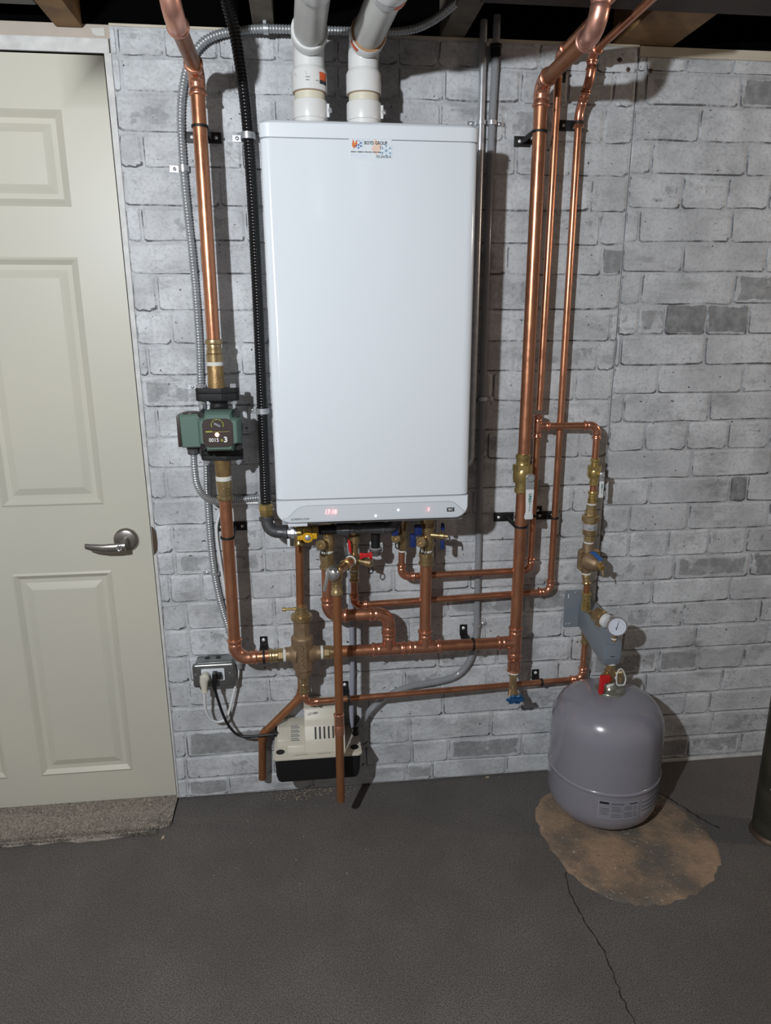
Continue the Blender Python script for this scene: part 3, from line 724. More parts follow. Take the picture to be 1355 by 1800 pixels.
# overall size of the cabinet set from its shadow on the wall: 0.484 wide, 0.25 deep
BS = Matrix.Diagonal((1.0615, .7143, 1.0615, 1.0))
for o in boil.children_recursive: o.data.transform(BS)
boil.location = (.5988, -.125, .9412); ORG[boil] = V(boil.location)
glow_lamp(boil, (.4880, -.2570, .9741), .0012, (1, .10, .14)); glow_lamp(boil, (.4980, -.2570, .9745), .0012, (1, .10, .14)); glow_lamp(boil, (.7363, -.2570, .9725), .0009, (1, .10, .14))
# flue collars on top of the boiler
VY = -.150; VLX, VRX = .4690, .5925
for vx in (VLX, VRX):
    c = obj('flue_collar', lathe(new(), (vx, VY, 1.839), Z, [(0, .0375), (.040, .0375), (.041, .0395), (.0445, .0400), (.074, .0400), (.078, .0390), (.079, .037)], 32), 'pvc', boil)
    bm = box(new(), (vx + .036, VY - .014, 1.884), (vx + .0435, VY - .006, 1.912), .001); obj('clamp_tab', bm, 'pvc', c)
    obj('clamp_screw', lathe(new(), (vx + .043, VY - .0105, 1.898), V((.8, -.6, 0)), [(-.006, .003), (0, .003), (.001, .0058), (.005, .0058), (.006, .004)], 12), 'zinc', c)

# ================================================================== VENT PIPES
for vx, dx, lb, nm in ((VLX, .010, 'white plastic vent pipe with orange label rising above the boiler, nearer the hose', 0), (VRX, .035, 'white plastic vent pipe rising above the boiler, nearer the twin tubes', 1)):
    v = thing('vent_pipe', lb, 'pipe', (vx, VY, 1.908), group='boiler vent pipes')
    obj('pipe_stub', lathe(new(), (vx, VY, 1.9165), Z, [(0, .0345), (.018, .0345)], 28), 'pvc_cream', v)
    obj('sealant_ring', lathe(new(), (vx, VY, 1.9335), Z, [(0, .0345), (.001, .0375), (.0035, .0375), (.004, .036)], 28), 'rust', v)
    d2 = V((dx, -.36, .012)).normalized(); c = V((vx, VY, 2.0370)); t = .036
    bm = tube(new(), [V((vx, VY, 1.9790))] + arc(c, -Z, d2, t, 10), .0350, 28)
    lathe(bm, (vx, VY, 1.9345), Z, [(0, .0375), (.001, .0400), (.040, .0400), (.0445, .0385), (.050, .0352)], 28)
    lathe(bm, c + d2 * t, d2, [(-.006, .0352), (0, .0390), (.004, .0400), (.030, .0400), (.032, .0385), (.032, .033)], 28)
    el = obj('elbow', bm, 'pvc', v)
    obj('sealant_ring', lathe(new(), c + d2 * (t + .0315), d2, [(0, .0345), (0, .0388), (.0012, .0385), (.0016, .0345)], 28), 'rust' if nm else 'pvc', v)
    obj('pipe', tube(new(), [c + d2 * (t + .01), c + d2 * .70], .0345, 28), 'pvc_pipe', v)
    cc = obj('coupling', lathe(new(), c + d2 * (.270 if not nm else .262), d2, [(0, .0345), (.001, .0385), (.004, .0400), (.075, .0400), (.079, .0385), (.080, .0345)], 28), 'pvc', v)
    # printed labels wrapped on the fittings
    def wrap(name, o_, ax, r, a0, a1, h0, h1, m_, par):
        d, x, y = frame(ax); bm = new(); o_ = V(o_); n = 8; prev = None
        for i in range(n + 1):
            a = math.radians(a0 + (a1 - a0) * i / n); q = x * math.cos(a) * r + y * math.sin(a) * r
            cur = [bm.verts.new(o_ + d * h0 + q), bm.verts.new(o_ + d * h1 + q)]
            if prev: bm.faces.new((prev[0], cur[0], cur[1], prev[1]))
            prev = cur
        return obj(name, fix(bm), m_, par)
    if not nm:
        # angles measured so that the label faces the room
        def ang(dirv):
            d, x, y = frame(Z); return math.degrees(math.atan2(dirv.dot(y), dirv.dot(x)))
        fa = ang(V((.55, -.83, 0))); fb = ang(V((.92, -.39, 0))); f0 = ang(V((-.22, -.97, 0)))
        wrap('orange_label', (vx, VY, 1.9345), Z, .0403, fa, fb, .020, .036, 'orange_label', el)
        wrap('navy_label', (vx, VY, 1.9345), Z, .0403, fa, fb, .012, .0198, 'black_print', el)
        for h, a, b in ((.032, f0, fa - 3), (.028, f0 + 4, fa - 8), (.022, f0, f0 + 14), (.016, fa - 14, fa - 3), (.016, f0, f0 + 12)):
            s_ = 1 if fa > f0 else -1
            wrap('label_line', (vx, VY, 1.9345), Z, .0403, f0 + (a - f0), b, h, h + .0018, 'grey_print', el)
    else:
        d, x, y = frame(d2); dn = -Z; a_ = math.degrees(math.atan2(dn.dot(y), dn.dot(x)))
        wrap('orange_label', c + d2 * .262, d2, .0403, a_ + 12, a_ + 48, .010, .024, 'orange_label', cc)
        wrap('grey_label', c + d2 * .262, d2, .0403, a_ - 45, a_ + 10, .008, .026, 'silver_label', cc)
        wrap('orange_label', c + d2 * t, d2, .0404, a_ - 70, a_ - 35, .012, .026, 'orange_label', el)

# ================================================================== LEFT RISER, PUMP, LOWER PIPE
LX, LY = .2145, -.110
r1 = thing('copper_riser', 'bright copper riser from the ceiling down into the green pump', 'pipe', (LX, LY, 1.272))
elbow(r1, (LX, LY, 1.985), -Z, -Y, RB, 'copper_fit', .030)
straight(r1, (LX, LY, 1.385), (LX, LY, 1.957), RB)
straight(r1, (LX, LY - .030, 1.985), (LX, -.385, 1.985), RB, 'copper_dull')
elbow(r1, (LX, -.420, 1.985), Y, V((-.12, -.25, 1)), RB + .001, 'copper_pale', .036)
straight(r1, V((LX, -.420, 1.985)) + V((-.12, -.25, 1)).normalized() * .035, V((LX, -.420, 1.985)) + V((-.12, -.25, 1)).normalized() * .36, RB, 'copper')
adapter(r1, (LX, LY, 1.392), (LX, LY, 1.335), RB, 'brass', hexa=False)
tape_ring(r1, (LX, LY, 1.332), Z, .0195, .012)
obj('threaded_nipple', lathe(new(), (LX, LY, 1.272), Z, [(0, .0215), (.022, .0210), (.026, .0205), (.055, .0205), (.057, .0195)], 24), 'bronze_pump', r1)

PX = .2155
pump = thing('circulator_pump', 'green circulator pump with black flanges and glowing orange light', 'pump', (PX, LY, 1.085))
def flange(z0, z1, x):
    bm = new(); pts = []
    for s in (1, -1):
        for i in range(7): a = (-PI / 2 if s == 1 else PI / 2) + PI * i / 6; pts.append(V((x + s * .039 + .0150 * math.cos(a) , LY + .0150 * math.sin(a), z0)))
        pts.append(V((x - s * .012 + s * 0, LY + s * .026, z0)))
    pts = [p for p in pts if p is not None]
    return prism(bm, pts, (0, 0, z1 - z0), .002, 2)
for nm, za, zb, x in (('upper', 1.2595, 1.2720, PX), ('uppr', 1.2400, 1.2590, PX), ('lower', 1.1010, 1.1150, PX + .003), ('lowr', 1.0880, 1.1005, PX + .003)):
    f_ = obj('flange', flange(za, zb, x), 'black_iron', pump)
    if nm in ('upper', 'lower'):
        for s in (1, -1):
            bx = x + s * .040; z_ = zb if nm == 'upper' else za
            bm = new()
            if nm == 'upper':
                lathe(bm, (bx, LY, 1.225), Z, [(0, .0046), (.05, .0046)], 10); lathe(bm, (bx, LY, 1.272), Z, [(0, .008), (.009, .008), (.010, .006)], 6); lathe(bm, (bx, LY, 1.205), Z, [(0, .0048), (.035, .0048)], 10); lathe(bm, (bx, LY, 1.231), Z, [(0, .0085), (.009, .0085)], 6)
            else:
                lathe(bm, (bx, LY, 1.074), Z, [(0, .0048), (.081, .0048)], 10); lathe(bm, (bx, LY, 1.115), Z, [(0, .0085), (.009, .0085)], 6); lathe(bm, (bx, LY, 1.078), Z, [(0, .006), (.001, .008), (.010, .008)], 6)
            obj('bolt', bm, 'zinc', f_)
bm = lathe(new(), (PX + .002, LY, 1.112), Z, [(0, .030), (.006, .024), (.016, .022), (.030, .036), (.045, .047), (.060, .050), (.076, .047), (.094, .034), (.106, .024), (.122, .0215), (.130, .029)], 28)
lathe(bm, (PX + .006, LY + .01, 1.172), -Y, [(-.03, .030), (0, .050), (.020, .054), (.040, .054), (.048, .050)], 28)
for sx_ in (-.5, .5):
    box(bm, (PX + sx_ * .03 - .003, LY - .014, 1.222), (PX + sx_ * .03 + .003, LY + .014, 1.242), .001)
for sx_, sz_ in ((-1, 1), (1, 1), (1, -1), (-1, -1)):
    lathe(bm, (PX + .006 + sx_ * .040, LY - .050, 1.173 + sz_ * .040), Y, [(0, .0095), (.03, .0095)], 12)
obj('pump_casing', bm, 'black_iron', pump)
# motor housing: chamfered square front with cut corners
fc = V((.2235, -.150, 1.1725))
def octo(hx, hz, cut, y, dx=0, dz=0):
    o = [(-hx + cut, -hz), (hx - cut, -hz), (hx - cut * .8, -hz + cut * .8), (hx, -hz + cut), (hx, hz - cut), (hx - cut * .8, hz - cut * .8), (hx - cut, hz), (-hx + cut, hz), (-hx + cut * .8, hz - cut * .8), (-hx, hz - cut), (-hx, -hz + cut), (-hx + cut * .8, -hz + cut * .8)]
    return [V((fc.x + dx + a, y, fc.z + dz + b)) for a, b in o]
bm = loft(new(), [octo(.052, .050, .019, -.150), octo(.052, .050, .019, -.182), octo(.049, .047, .018, -.196), octo(.043, .042, .016, -.203)])
mh = obj('motor_housing', bm, 'green', pump, smooth=30)
bm = new()
for sx_, sz_ in ((1, 1), (-1, 1), (1, -1), (-1, -1)):
    lathe(bm, (fc.x + sx_ * .043, -.180, fc.z + sz_ * .041), -Y, [(-.03, .0085), (0, .0085), (.003, .0080), (.003, .0045), (.001, .0042)], 12); obj('housing_bolt', bm, 'black_plastic', mh); bm = new()

dz_ = -.002
def octp(hx, hz, cut, y):
    return [V((fc.x - .002 + a, y, fc.z + dz_ + b)) for a, b in ((-hx + cut, -hz), (hx - cut, -hz), (hx - cut * .3, -hz + cut * .3), (hx, -hz + cut), (hx, hz - cut), (hx - cut * .3, hz - cut * .3), (hx - cut, hz), (-hx + cut, hz), (-hx + cut * .3, hz - cut * .3), (-hx, hz - cut), (-hx, -hz + cut), (-hx + cut * .3, -hz + cut * .3))]
fp = obj('face_plate', prism(new(), octp(.0365, .0350, .013, -.2045), (0, .003, 0), .0006, 1), 'darkplate', mh)
fx, fy = fc.x - .002, -.2052
bm = new()
for a0, a1 in ((-25, 38), (46, 78), (84, 112), (120, 150), (158, 205)):
    tube(bm, [V((fx + .0145 * math.cos(math.radians(a)), fy + .0006, fc.z + .0185 + .0130 * math.sin(math.radians(a)))) for a in [a0 + (a1 - a0) * i / 6 for i in range(7)]], .0010, 6)
box(bm, (fx - .029, fy, fc.z + .0005), (fx - .013, fy + .001, fc.z + .0035)); box(bm, (fx - .012, fy, fc.z + .0010), (fx + .029, fy + .001, fc.z + .0017))
obj('dial_ring', bm, 'lime', mh)
bm = new(); box(bm, (-.009, -.003, -.0028), (.009, .001, .0028), .0012, 2, Matrix.Translation((fx, fy, fc.z + .0185)) @ Matrix.Rotation(math.radians(-28), 4, V((0, -1, 0))))
obj('dial_knob', bm, 'grey_print', mh)
text('lettering', '0015', .0135, (fx - .0225, fy, fc.z - .0190), 'white_print', mh, bold=.00018, sx=.90)
text('lettering', 'e', .0125, (fx + .0060, fy, fc.z - .0185), 'lime', mh, bold=.0003, sx=.9)
text('lettering', '3', .0185, (fx + .0130, fy, fc.z - .0185), 'white_print', mh, bold=.0006, sx=1.05)
obj('indicator_light', lathe(new(), (fx - .002, fy, fc.z - .0055), -Y, [(0, .0050), (.0015, .0045), (.0022, .002)], 14), 'led_orange', mh)
glow_lamp(pump, (fx - .002, fy - .0065, fc.z - .0055), .0015, (1.0, .35, .18))
# terminal box
def tb(y, e=0): return [V((x, y, z)) for x, z in ((.129 + e, 1.131 + e), (.180, 1.131 + e), (.186, 1.150), (.186, 1.200), (.180, 1.214 - e), (.126 + e, 1.212 - e))]
tbx = obj('terminal_box', loft(new(), [tb(-.105), tb(-.172), tb(-.177, .003)]), 'green', pump, smooth=30)
obj('box_lid', box(new(), (.1195, -.174, 1.1325), (.1285, -.110, 1.2110), .003), 'darkplate', tbx)
obj('box_dome', lathe(new(), (.152, -.140, 1.2120), Z, [(0, .022), (.003, .021), (.005, .015)], 20), 'darkplate', tbx)
bm = lathe(new(), (.150, -.138, 1.132), -Z, [(0, .018), (.006, .018), (.008, .0165), (.012, .0165)], 8); lathe(bm, (.150, -.138, 1.120), -Z, [(0, .0150), (.010, .0150), (.012, .0125)], 16)
obj('conduit_connector', bm, 'grey_iron', tbx)

r2 = thing('copper_pipe', 'copper pipe from the pump down and across to the bronze separator', 'pipe', (.219, LY, .50))
obj('threaded_nipple', lathe(new(), (.2180, LY, 1.088), -Z, [(0, .0225), (.010, .0215), (.014, .0205), (.042, .0205), (.044, .0195)], 24), 'bronze_pump', r2)
tape_ring(r2, (.2182, LY, 1.038), Z, .0200, .012)
adapter(r2, (.2185, LY, .978), (.2182, LY, 1.033), RB, 'brass', hexa=False)
run(r2, [(.2185, LY, .985), (.2195, LY, .5200), (.318, LY + .002, .5210)], RB, t=.038)
adapter(r2, (.312, -.108, .521), (.352, -.107, .521), RB, 'brass')
tape_ring(r2, (.356, -.107, .521), X, .0192, .008)

# ================================================================== AIR SEPARATOR
SX, SY = .4070, -.105
sep = thing('air_separator', 'bronze air separator with brass cap between the two horizontal copper pipes', 'separator', (SX, SY, .440))
bm = lathe(new(), (SX, SY, .447), Z, [(0, .012), (.003, .021), (.010, .0235), (.027, .0240), (.030, .0300), (.042, .0305), (.120, .0315), (.126, .0318), (.130, .0290), (.133, .0240), (.170, .0235), (.182, .0240)], 10, PI / 10)
for s in (1, -1): lathe(bm, (SX, SY, .521), X * s, [(.018, .030), (.030, .026), (.036, .0215), (.040, .0210), (.050, .0210), (.051, .0195)], 20)
sb = obj('body', bm, 'bronze', sep, smooth=35)
bm = lathe(new(), (SX, SY, .626), Z, [(0, .026), (.001, .0300), (.014, .0300), (.0145, .0265)], 12); lathe(bm, (SX, SY, .640), Z, [(0, .0215), (.005, .0210), (.006, .0180), (.012, .0180), (.013, .0155), (.024, .0155), (.026, .0135), (.027, .0)], 24)
cp = obj('cap', bm, 'brass', sep)
bm = lathe(new(), (SX - .012, SY, .6585), -X, [(0, .0048), (.012, .0048), (.013, .0035), (.030, .0035), (.031, .0055), (.040, .0055), (.041, .004)], 10); obj('bleed_nipple', bm, 'brass_yellow', cp)
bm = new()
for k in range(10):   # raised foundry marks running up the casting
    zz = .492 + k * .0072; h_ = (.005, .0035, .0055, .004)[k % 4]
    box(bm, (SX - .0035, SY - .0312, zz), (SX + .0035, SY - .0285, zz + .0014)); box(bm, (SX - (.0035 if k % 2 else -.001), SY - .0312, zz), (SX + (.001 if k % 2 else .0035), SY - .0285, zz + h_))
obj('raised_marks', bm, 'bronze', sb, smooth=0)
adapter(sep, (SX, SY, .395), (SX, SY, .449), .0095, 'brass', name='lower_nipple')
# half-inch fill line
HL = thing('copper_fill_line', 'thin copper line along the wall from under the separator to the grey bracket', 'pipe', (.82, -.08, .35))
run(HL, [(SX, SY, .410), (SX, SY, .366), (1.269, -.038, .3510), (1.2685, -.040, .500)], .0088, t=.022)
adapter(HL, (1.2685, -.040, .472), (1.2685, -.040, .514), .0088, 'brass', hexa=False)

# ================================================================== MANIFOLD
MY, MZ = -.105, .5215
mf = thing('copper_manifold', 'thick horizontal copper pipe with two upward tees right of the separator', 'pipe', (.74, MY, MZ - .02))
mf['label'] = 'thick horizontal copper manifold with two upward tees below the boiler'
adapter(mf, (.510, MY, MZ), (.466, MY, MZ), RB, 'brass'); tape_ring(mf, (.461, MY, MZ), X, .0192, .008)
straight(mf, (.508, MY, MZ), (.548, MY, MZ), RB, 'copper_dull'); straight(mf, (.548, MY, MZ), (1.012, MY, MZ), RB)
tee(mf, (.653, MY, MZ), X, Z, RB, RB); tee(mf, (.7585, MY, MZ), X, Z, RB, RB)
sp = thing('copper_supply_drop', 'copper drop pipe with two elbows from the boiler to the first manifold tee', 'pipe', (.482, MY, .60))
run(sp, [(.4825, MY, .790), (.4825, MY, .632), (.653, MY, .632), (.653, MY, .575)], RB, t=.034)
rt = thing('copper_return_drop', 'straight thick copper drop pipe from the boiler to the second manifold tee', 'pipe', (.7585, MY, .57))
straight(rt, (.7585, MY, .570), (.7585, MY, .792), RB)

# ================================================================== MAIN RISER
GX, GY = 1.0265, -.105
mr = thing('copper_main_riser', 'thickest copper riser from the ceiling past the white-handled valve to the drain', 'pipe', (GX, GY, .41))
elbow(mr, (GX, GY, 1.985), -Z, -Y, RB, 'copper_fit', .030)
straight(mr, (GX, GY, 1.070), (GX, GY, 1.957), RB); straight(mr, (GX, GY - .030, 1.985), (GX + .001, -.400, 1.985), RB, 'copper_dull')
elbow(mr, (GX + .001, -.432, 1.985), Y, V((.10, -.05, 1)), RB + .001, 'copper_pale', .036)
straight(mr, V((GX + .001, -.432, 1.985)) + V((.10, -.05, 1)).normalized() * .035, V((GX + .001, -.432, 1.985)) + V((.10, -.05, 1)).normalized() * .34, RB)
straight(mr, (GX, GY, .560), (GX, GY, .985), RB)
tee(mr, (GX, GY, MZ), Z, -X, RB, RB)
coupling(mr, (GX, GY, .448), Z, RB, .022); straight(mr, (GX, GY, .425), (GX, GY, .49), RB); tape_ring(mr, (GX, GY, .424), Z, .0170, .005)

def ball_valve(name, label, x, y, zt, zb, r, hx, grp=None):
    v = thing(name, label, 'valve', (x, y, zb), 'white-handled ball valves')
    L = zt - zb; bm = new()
    lathe(bm, (x, y, zb), Z, [(0, r + .001), (L * .04, r + .004), (L * .10, r + .004), (L * .13, r + .0018), (L * .28, r + .002), (L * .30, r + .007), (L * .36, r + .0095), (L * .52, r + .0095), (L * .60, r + .008), (L * .72, r + .003), (L * .74, r + .0018), (L * .86, r + .0018), (L * .90, r + .004), (L * .96, r + .004), (L, r + .001)], 20)
    lathe(bm, (x, y, zb + L * .56), Z, [(0, r + .007), (.001, r + .0105), (L * .17, r + .0105), (L * .17 + .001, r + .007)], 6, .3)
    lathe(bm, (x, y, zb + L * .26), Z, [(0, r + .004), (.001, r + .0075), (L * .09, r + .0075), (L * .09 + .001, r + .004)], 6, .3)
    lathe(bm, (x + hx, y, zb + L * .45), -Y, [(0, r * .6), (r + .016, r * .6)], 14)
    b_ = obj('body', bm, 'brass_yellow', v, smooth=30)
    s = r / RB; yh = y - r - .019; zc = zb + L * .45; xh = x + hx
    obj('stem_nut', lathe(new(), (xh, yh + .004, zc), -Y, [(0, .013 * s), (.005, .013 * s), (.009, .0105 * s), (.013, .0085 * s), (.0135, .0)], 6), 'zinc', v)
    lv = obj('lever', prism(new(), [(xh - .0125 * s, yh, zc + .008), (xh + .0125 * s, yh, zc + .008), (xh + .0115 * s, yh, zc - .035 * s), (xh - .0115 * s, yh, zc - .035 * s)], (0, .003, 0), .0008, 1), 'zinc', v)
    w_ = .0115 * s
    pts = [(xh - w_, zc - .032 * s), (xh + w_, zc - .032 * s), (xh + w_ * .82, zc - .085 * s), (xh + w_ * .80, zc - .095 * s), (xh + w_ * 1.08, zc - .110 * s), (xh + w_ * .9, zc - .116 * s), (xh - w_ * .9, zc - .116 * s), (xh - w_ * 1.08, zc - .110 * s), (xh - w_ * .8, zc - .095 * s), (xh - w_ * .82, zc - .085 * s)]
    sl = obj('handle_sleeve', prism(new(), [(a, yh - .003, b) for a, b in pts], (0, .006, 0), .0015, 2), 'white_plastic', lv)
    text('lettering', 'UNO', .0105 * s, (xh, yh - .0034, zc - .055 * s), 'greentext', lv, right=(0, 0, -1), up=(1, 0, 0), align='CENTER', bold=.0005 * s)
    text('lettering', '600 WOG', .0062 * s, (xh, yh - .0034, zc - .080 * s), 'greentext', lv, right=(0, 0, -1), up=(1, 0, 0), align='CENTER')
    return v
ball_valve('ball_valve', 'large brass ball valve with white handle on the thickest copper riser', GX - .002, GY, 1.082, .972, RB, .012)

dv_ = thing('drain_valve', 'brass drain cock with blue wheel at the foot of the main riser', 'valve', (GX, GY, .33))
dd = V((-.05, -.83, -.55)).normalized(); o_ = V((GX, GY, .424))
bm = lathe(new(), o_, -Z, [(0, .014), (.012, .014), (.013, .011), (.048, .011)], 8); lathe(bm, o_ + V((0, 0, -.044)), dd, [(-.010, .010), (.004, .0115), (.010, .0095), (.022, .0095), (.023, .0125), (.036, .0125), (.038, .009)], 16); lathe(bm, o_ + V((-.004, 0, -.046)), V((-.25, -.3, -.9)), [(0, .006), (.030, .006)], 12)
obj('body', bm, 'brass', dv_)
wc = o_ + V((0, 0, -.044)) + dd * .046; d, xx, yy = frame(dd); bm = new()
tube(bm, [wc + xx * ((.0215 + .0035 * math.cos(6 * a)) * math.cos(a)) + yy * ((.0215 + .0035 * math.cos(6 * a)) * math.sin(a)) for a in [2 * PI * i / 48 for i in range(48)]], .0032, 8, closed=True)
for k in range(3): a = PI * k / 3; tube(bm, [wc + (xx * math.cos(a) + yy * math.sin(a)) * .022, wc - (xx * math.cos(a) + yy * math.sin(a)) * .022], .0034, 8)
lathe(bm, wc - d * .012, d, [(0, .006), (.016, .006), (.018, .004)], 10)
obj('hand_wheel', bm, 'wheel', dv_)

# ================================================================== COLD / HOT LINES
cl = thing('copper_cold_line', 'thin copper line, middle of three risers, bending under the boiler to the blue valve', 'pipe', (.88, -.07, .72))
QX, QY = 1.0765, -.058
run(cl, [(1.083, -.46, 2.070), (1.083, QY, 2.066), (QX + .002, QY, 1.195)], RS, 'copper', t=.022)
tee(cl, (QX, QY, 1.150), Z, X, RS, RS)
run(cl, [(QX, QY, 1.128), (QX, QY, .7265), (.6945, -.066, .7260), (.6945, -.072, .805)], RS, t=.022)
ht = thing('copper_hot_line', 'thin copper line, outermost of three risers, bending under the boiler to the red valve', 'pipe', (.85, -.05, .64))
KX, KY = 1.149, -.037
run(ht, [(1.159, -.47, 2.064), (1.159, -.075, 2.062), (1.159, -.075, 2.012), (KX, KY, 1.942), (KX, KY, .648), (.5580, -.066, .6450), (.5580, -.074, .735)], RS, t=.020)
br = thing('copper_branch', 'short copper branch crossing the outermost riser and turning down to small ball valve', 'pipe', (1.16, -.08, 1.06))
VX, VY2 = 1.2455, -.068
run(br, [(QX + .026, QY, 1.150), (VX, VY2, 1.1505), (VX, VY2, 1.050)], RS, t=.022)
ball_valve('ball_valve', 'small brass ball valve with white handle above the strainer body', VX + .001, VY2, 1.058, .978, RS, .012)
straight(br, (VX + .001, VY2, .955), (VX + .001, VY2, .985), RS)
# backflow preventer
bf = thing('backflow_preventer', 'brass backflow preventer with white band above the blue-labelled regulator', 'valve', (VX, VY2, .80))
adapter(bf, (VX + .001, VY2, .962), (VX + .001, VY2, .926), RS, 'brass_yellow'); tape_ring(bf, (VX, VY2, .9235), Z, .0125, .005)
bm = lathe(new(), (VX, VY2, .892), Z, [(0, .015), (.001, .0175), (.012, .0175), (.013, .0145), (.028, .0145), (.029, .012)], 6)
lathe(bm, (VX, VY2, .8735), Z, [(0, .021), (.001, .0265), (.014, .0265), (.0155, .0235), (.0185, .021)], 8); lathe(bm, (VX, VY2, .828), Z, [(0, .013), (.004, .0195), (.018, .0205), (.046, .0205)], 20); lathe(bm, (VX, VY2, .811), Z, [(0, .0135), (.001, .0155), (.010, .0155), (.011, .0135), (.018, .0135)], 6)
bb = obj('body', bm, 'brass', bf, smooth=35)
obj('label_band', lathe(new(), (VX, VY2, .849), Z, [(0, .0208), (0, .0214), (.018, .0214), (.018, .0208)], 24), 'silver_label', bf)
bm = new(); box(bm, (VX + .003, VY2 - .0222, .8520), (VX + .0075, VY2 - .0205, .8640)); box(bm, (VX + .009, VY2 - .0212, .8520), (VX + .012, VY2 - .0190, .8640)); box(bm, (VX - .013, VY2 - .0190, .8535), (VX - .003, VY2 - .0212 , .8555)); obj('label_print', bm, 'grey_print', bf, smooth=0)
tape_ring(bf, (VX, VY2, .8080), Z, .0130, .005)
# pressure regulator
pr = thing('pressure_regulator', 'bronze bell-shaped regulator with blue label and brass adjusting screw', 'valve', (VX - .002, VY2, .72))
bm = lathe(new(), (VX - .001, VY2, .7800), Z, [(0, .018), (.018, .016), (.025, .0155), (.026, .013)], 16)
prism(bm, rrect(VX - .031, VX + .033, .724, .790, .010, VY2 - .012, 4), (0, .014, 0), .002, 2)
bd = V((.34, -.90, -.14)).normalized(); bo = V((VX + .001, VY2 - .010, .757))
lathe(bm, bo, bd, [(0, .029), (.006, .0285), (.014, .026), (.030, .022), (.040, .0165), (.044, .010)], 24)
lathe(bm, (VX - .001, VY2, .757), Y, [(-.01, .026), (.014, .024), (.020, .016)], 20); lathe(bm, (VX - .002, VY2, .715), Z, [(0, .0135), (.012, .0145), (.02, .018)], 12)
obj('body', bm, 'bronze', pr, smooth=35)
bm = new()
for sx_, sz_ in ((-1, 1), (1, 1), (-1, -1), (1, -1)): lathe(bm, (VX + .001 + sx_ * .025, VY2 - .012, .757 + sz_ * .026), -Y, [(0, .0042), (.003, .0042), (.004, .002)], 8)
obj('cover_screws', bm, 'brass', pr)
d, xx, yy = frame(bd); bm = new(); rr = []
for k in range(9):     # blue label strip wrapped over the bell
    h = .004 + .038 * k / 8; rad = (.0292, .0289, .0280, .0268, .0258, .0246, .0232, .0205, .0165)[k]; row = []
    for j in range(6):
        a = math.radians(-30 + 60 * j / 5)
        u = (V((.30, -.10, 1)) - bd * V((.30, -.10, 1)).dot(bd)).normalized(); v_ = bd.cross(u)
        row.append(bm.verts.new(bo + bd * h + (u * math.cos(a) + v_ * math.sin(a)) * (rad + .0006)))
    rr.append(row)
for a, b in zip(rr, rr[1:]):
    for j in range(5): bm.faces.new((a[j], a[j + 1], b[j + 1], b[j]))
obj('blue_label', fix(bm), 'bluelabel', pr)
bm = lathe(new(), bo + bd * .042, bd, [(0, .0085), (.004, .0085), (.005, .0055), (.014, .0055)], 6); lathe(bm, bo + bd * .050, bd, [(0, .0095), (.007, .0095), (.008, .006)], 6); lathe(bm, bo + bd * .054, V((.1, -.3, -1)), [(0, .0022), (.024, .0018)], 8)
obj('adjusting_screw', bm, 'brass_yellow', pr)
bp = thing('copper_stub', 'short copper stub from the regulator down into the grey wall bracket', 'pipe', (VX + .004, -.070, .60))
tape_ring(bp, (VX - .001, VY2, .7125), Z, .0130, .006)
adapter(bp, (VX, -.076, .680), (VX - .001, VY2, .711), RS, 'brass', hexa=False); straight(bp, (VX + .004, -.070, .610), (VX, -.077, .690), RS, 'copper_dull'); adapter(bp, (VX + .003, -.072, .655), (VX + .005, -.070, .596), RS, 'brass_yellow', hexa=False)

# ================================================================== EXPANSION TANK, BRACKET, GAUGE
TX, TY, TR = 1.2920, -.1870, .1605
bk = thing('tank_bracket', 'blue-grey steel wall bracket carrying the gauge above the tank', 'bracket', (1.25, 0, .46))
obj('wall_plate', prism(new(), rrect(1.209, 1.262, .514, .636, .006, -.007), (0, .004, 0), .001, 1), 'bracket', bk)
FY = -.205
prof = [(-.006, .520), (-.006, .598), (-.050, .590), (FY, .544), (FY, .500), (FY + .030, .486), (FY + .040, .488)]
obj('arm', prism(new(), [(1.255, y, z) for y, z in prof], (.054, 0, 0), .003, 2), 'bracket', bk)
obj('arm_block', prism(new(), [(1.258, FY + .036, .480), (1.258, FY + .036, .532), (1.258, FY - .002, .5455), (1.258, FY - .002, .502), (1.258, FY + .004, .480)], (.049, 0, 0), .003, 2), 'bracket', bk)
for x, z in ((1.2195, .525), (1.2290, .525), (1.2420, .628)): obj('screw', lathe(new(), (x, -.007, z), -Y, [(0, .004), (.002, .004), (.003, .002)], 8), 'zinc', bk)
obj('slot', box(new(), (1.2185, -.0076, .610), (1.2212, -.0066, .624), .0005), 'label', bk)
obj('stamped_mark', box(new(), (1.276, FY - .0028, .5085), (1.288, FY - .0018, .5102)), 'black_print', bk)
gg = thing('pressure_gauge', 'small round pressure gauge with pale dial on the blue-grey bracket', 'gauge', (1.300, -.19, .54))
gc = V((1.2930, -.1950, .5960)); gd = V((-.20, -.95, .12)).normalized()
obj('case', lathe(new(), gc - gd * .022, gd, [(0, .020), (.002, .0270), (.020, .0288), (.024, .0288), (.0255, .0276), (.0255, .0248), (.023, .0244)], 28), 'chrome', gg)
obj('dial', lathe(new(), gc + gd * .0012, gd, [(0, .0248), (.0005, .0248)], 28), 'dial', gg)
d = gd; gx = X - d * X.dot(d); gx.normalize(); gz = gx.cross(d); gz = gz if gz.z > 0 else -gz
fcn = gc + gd * .0022; bm = new()
for k in range(13):
    a = math.radians(225 - 22.5 * k); e = gx * math.cos(a) + gz * math.sin(a); n = gx * -math.sin(a) + gz * math.cos(a)
    prism(bm, [fcn + e * .0172 - n * .0004, fcn + e * .0172 + n * .0004, fcn + e * .0218 + n * .0004, fcn + e * .0218 - n * .0004], gd * -.0003)
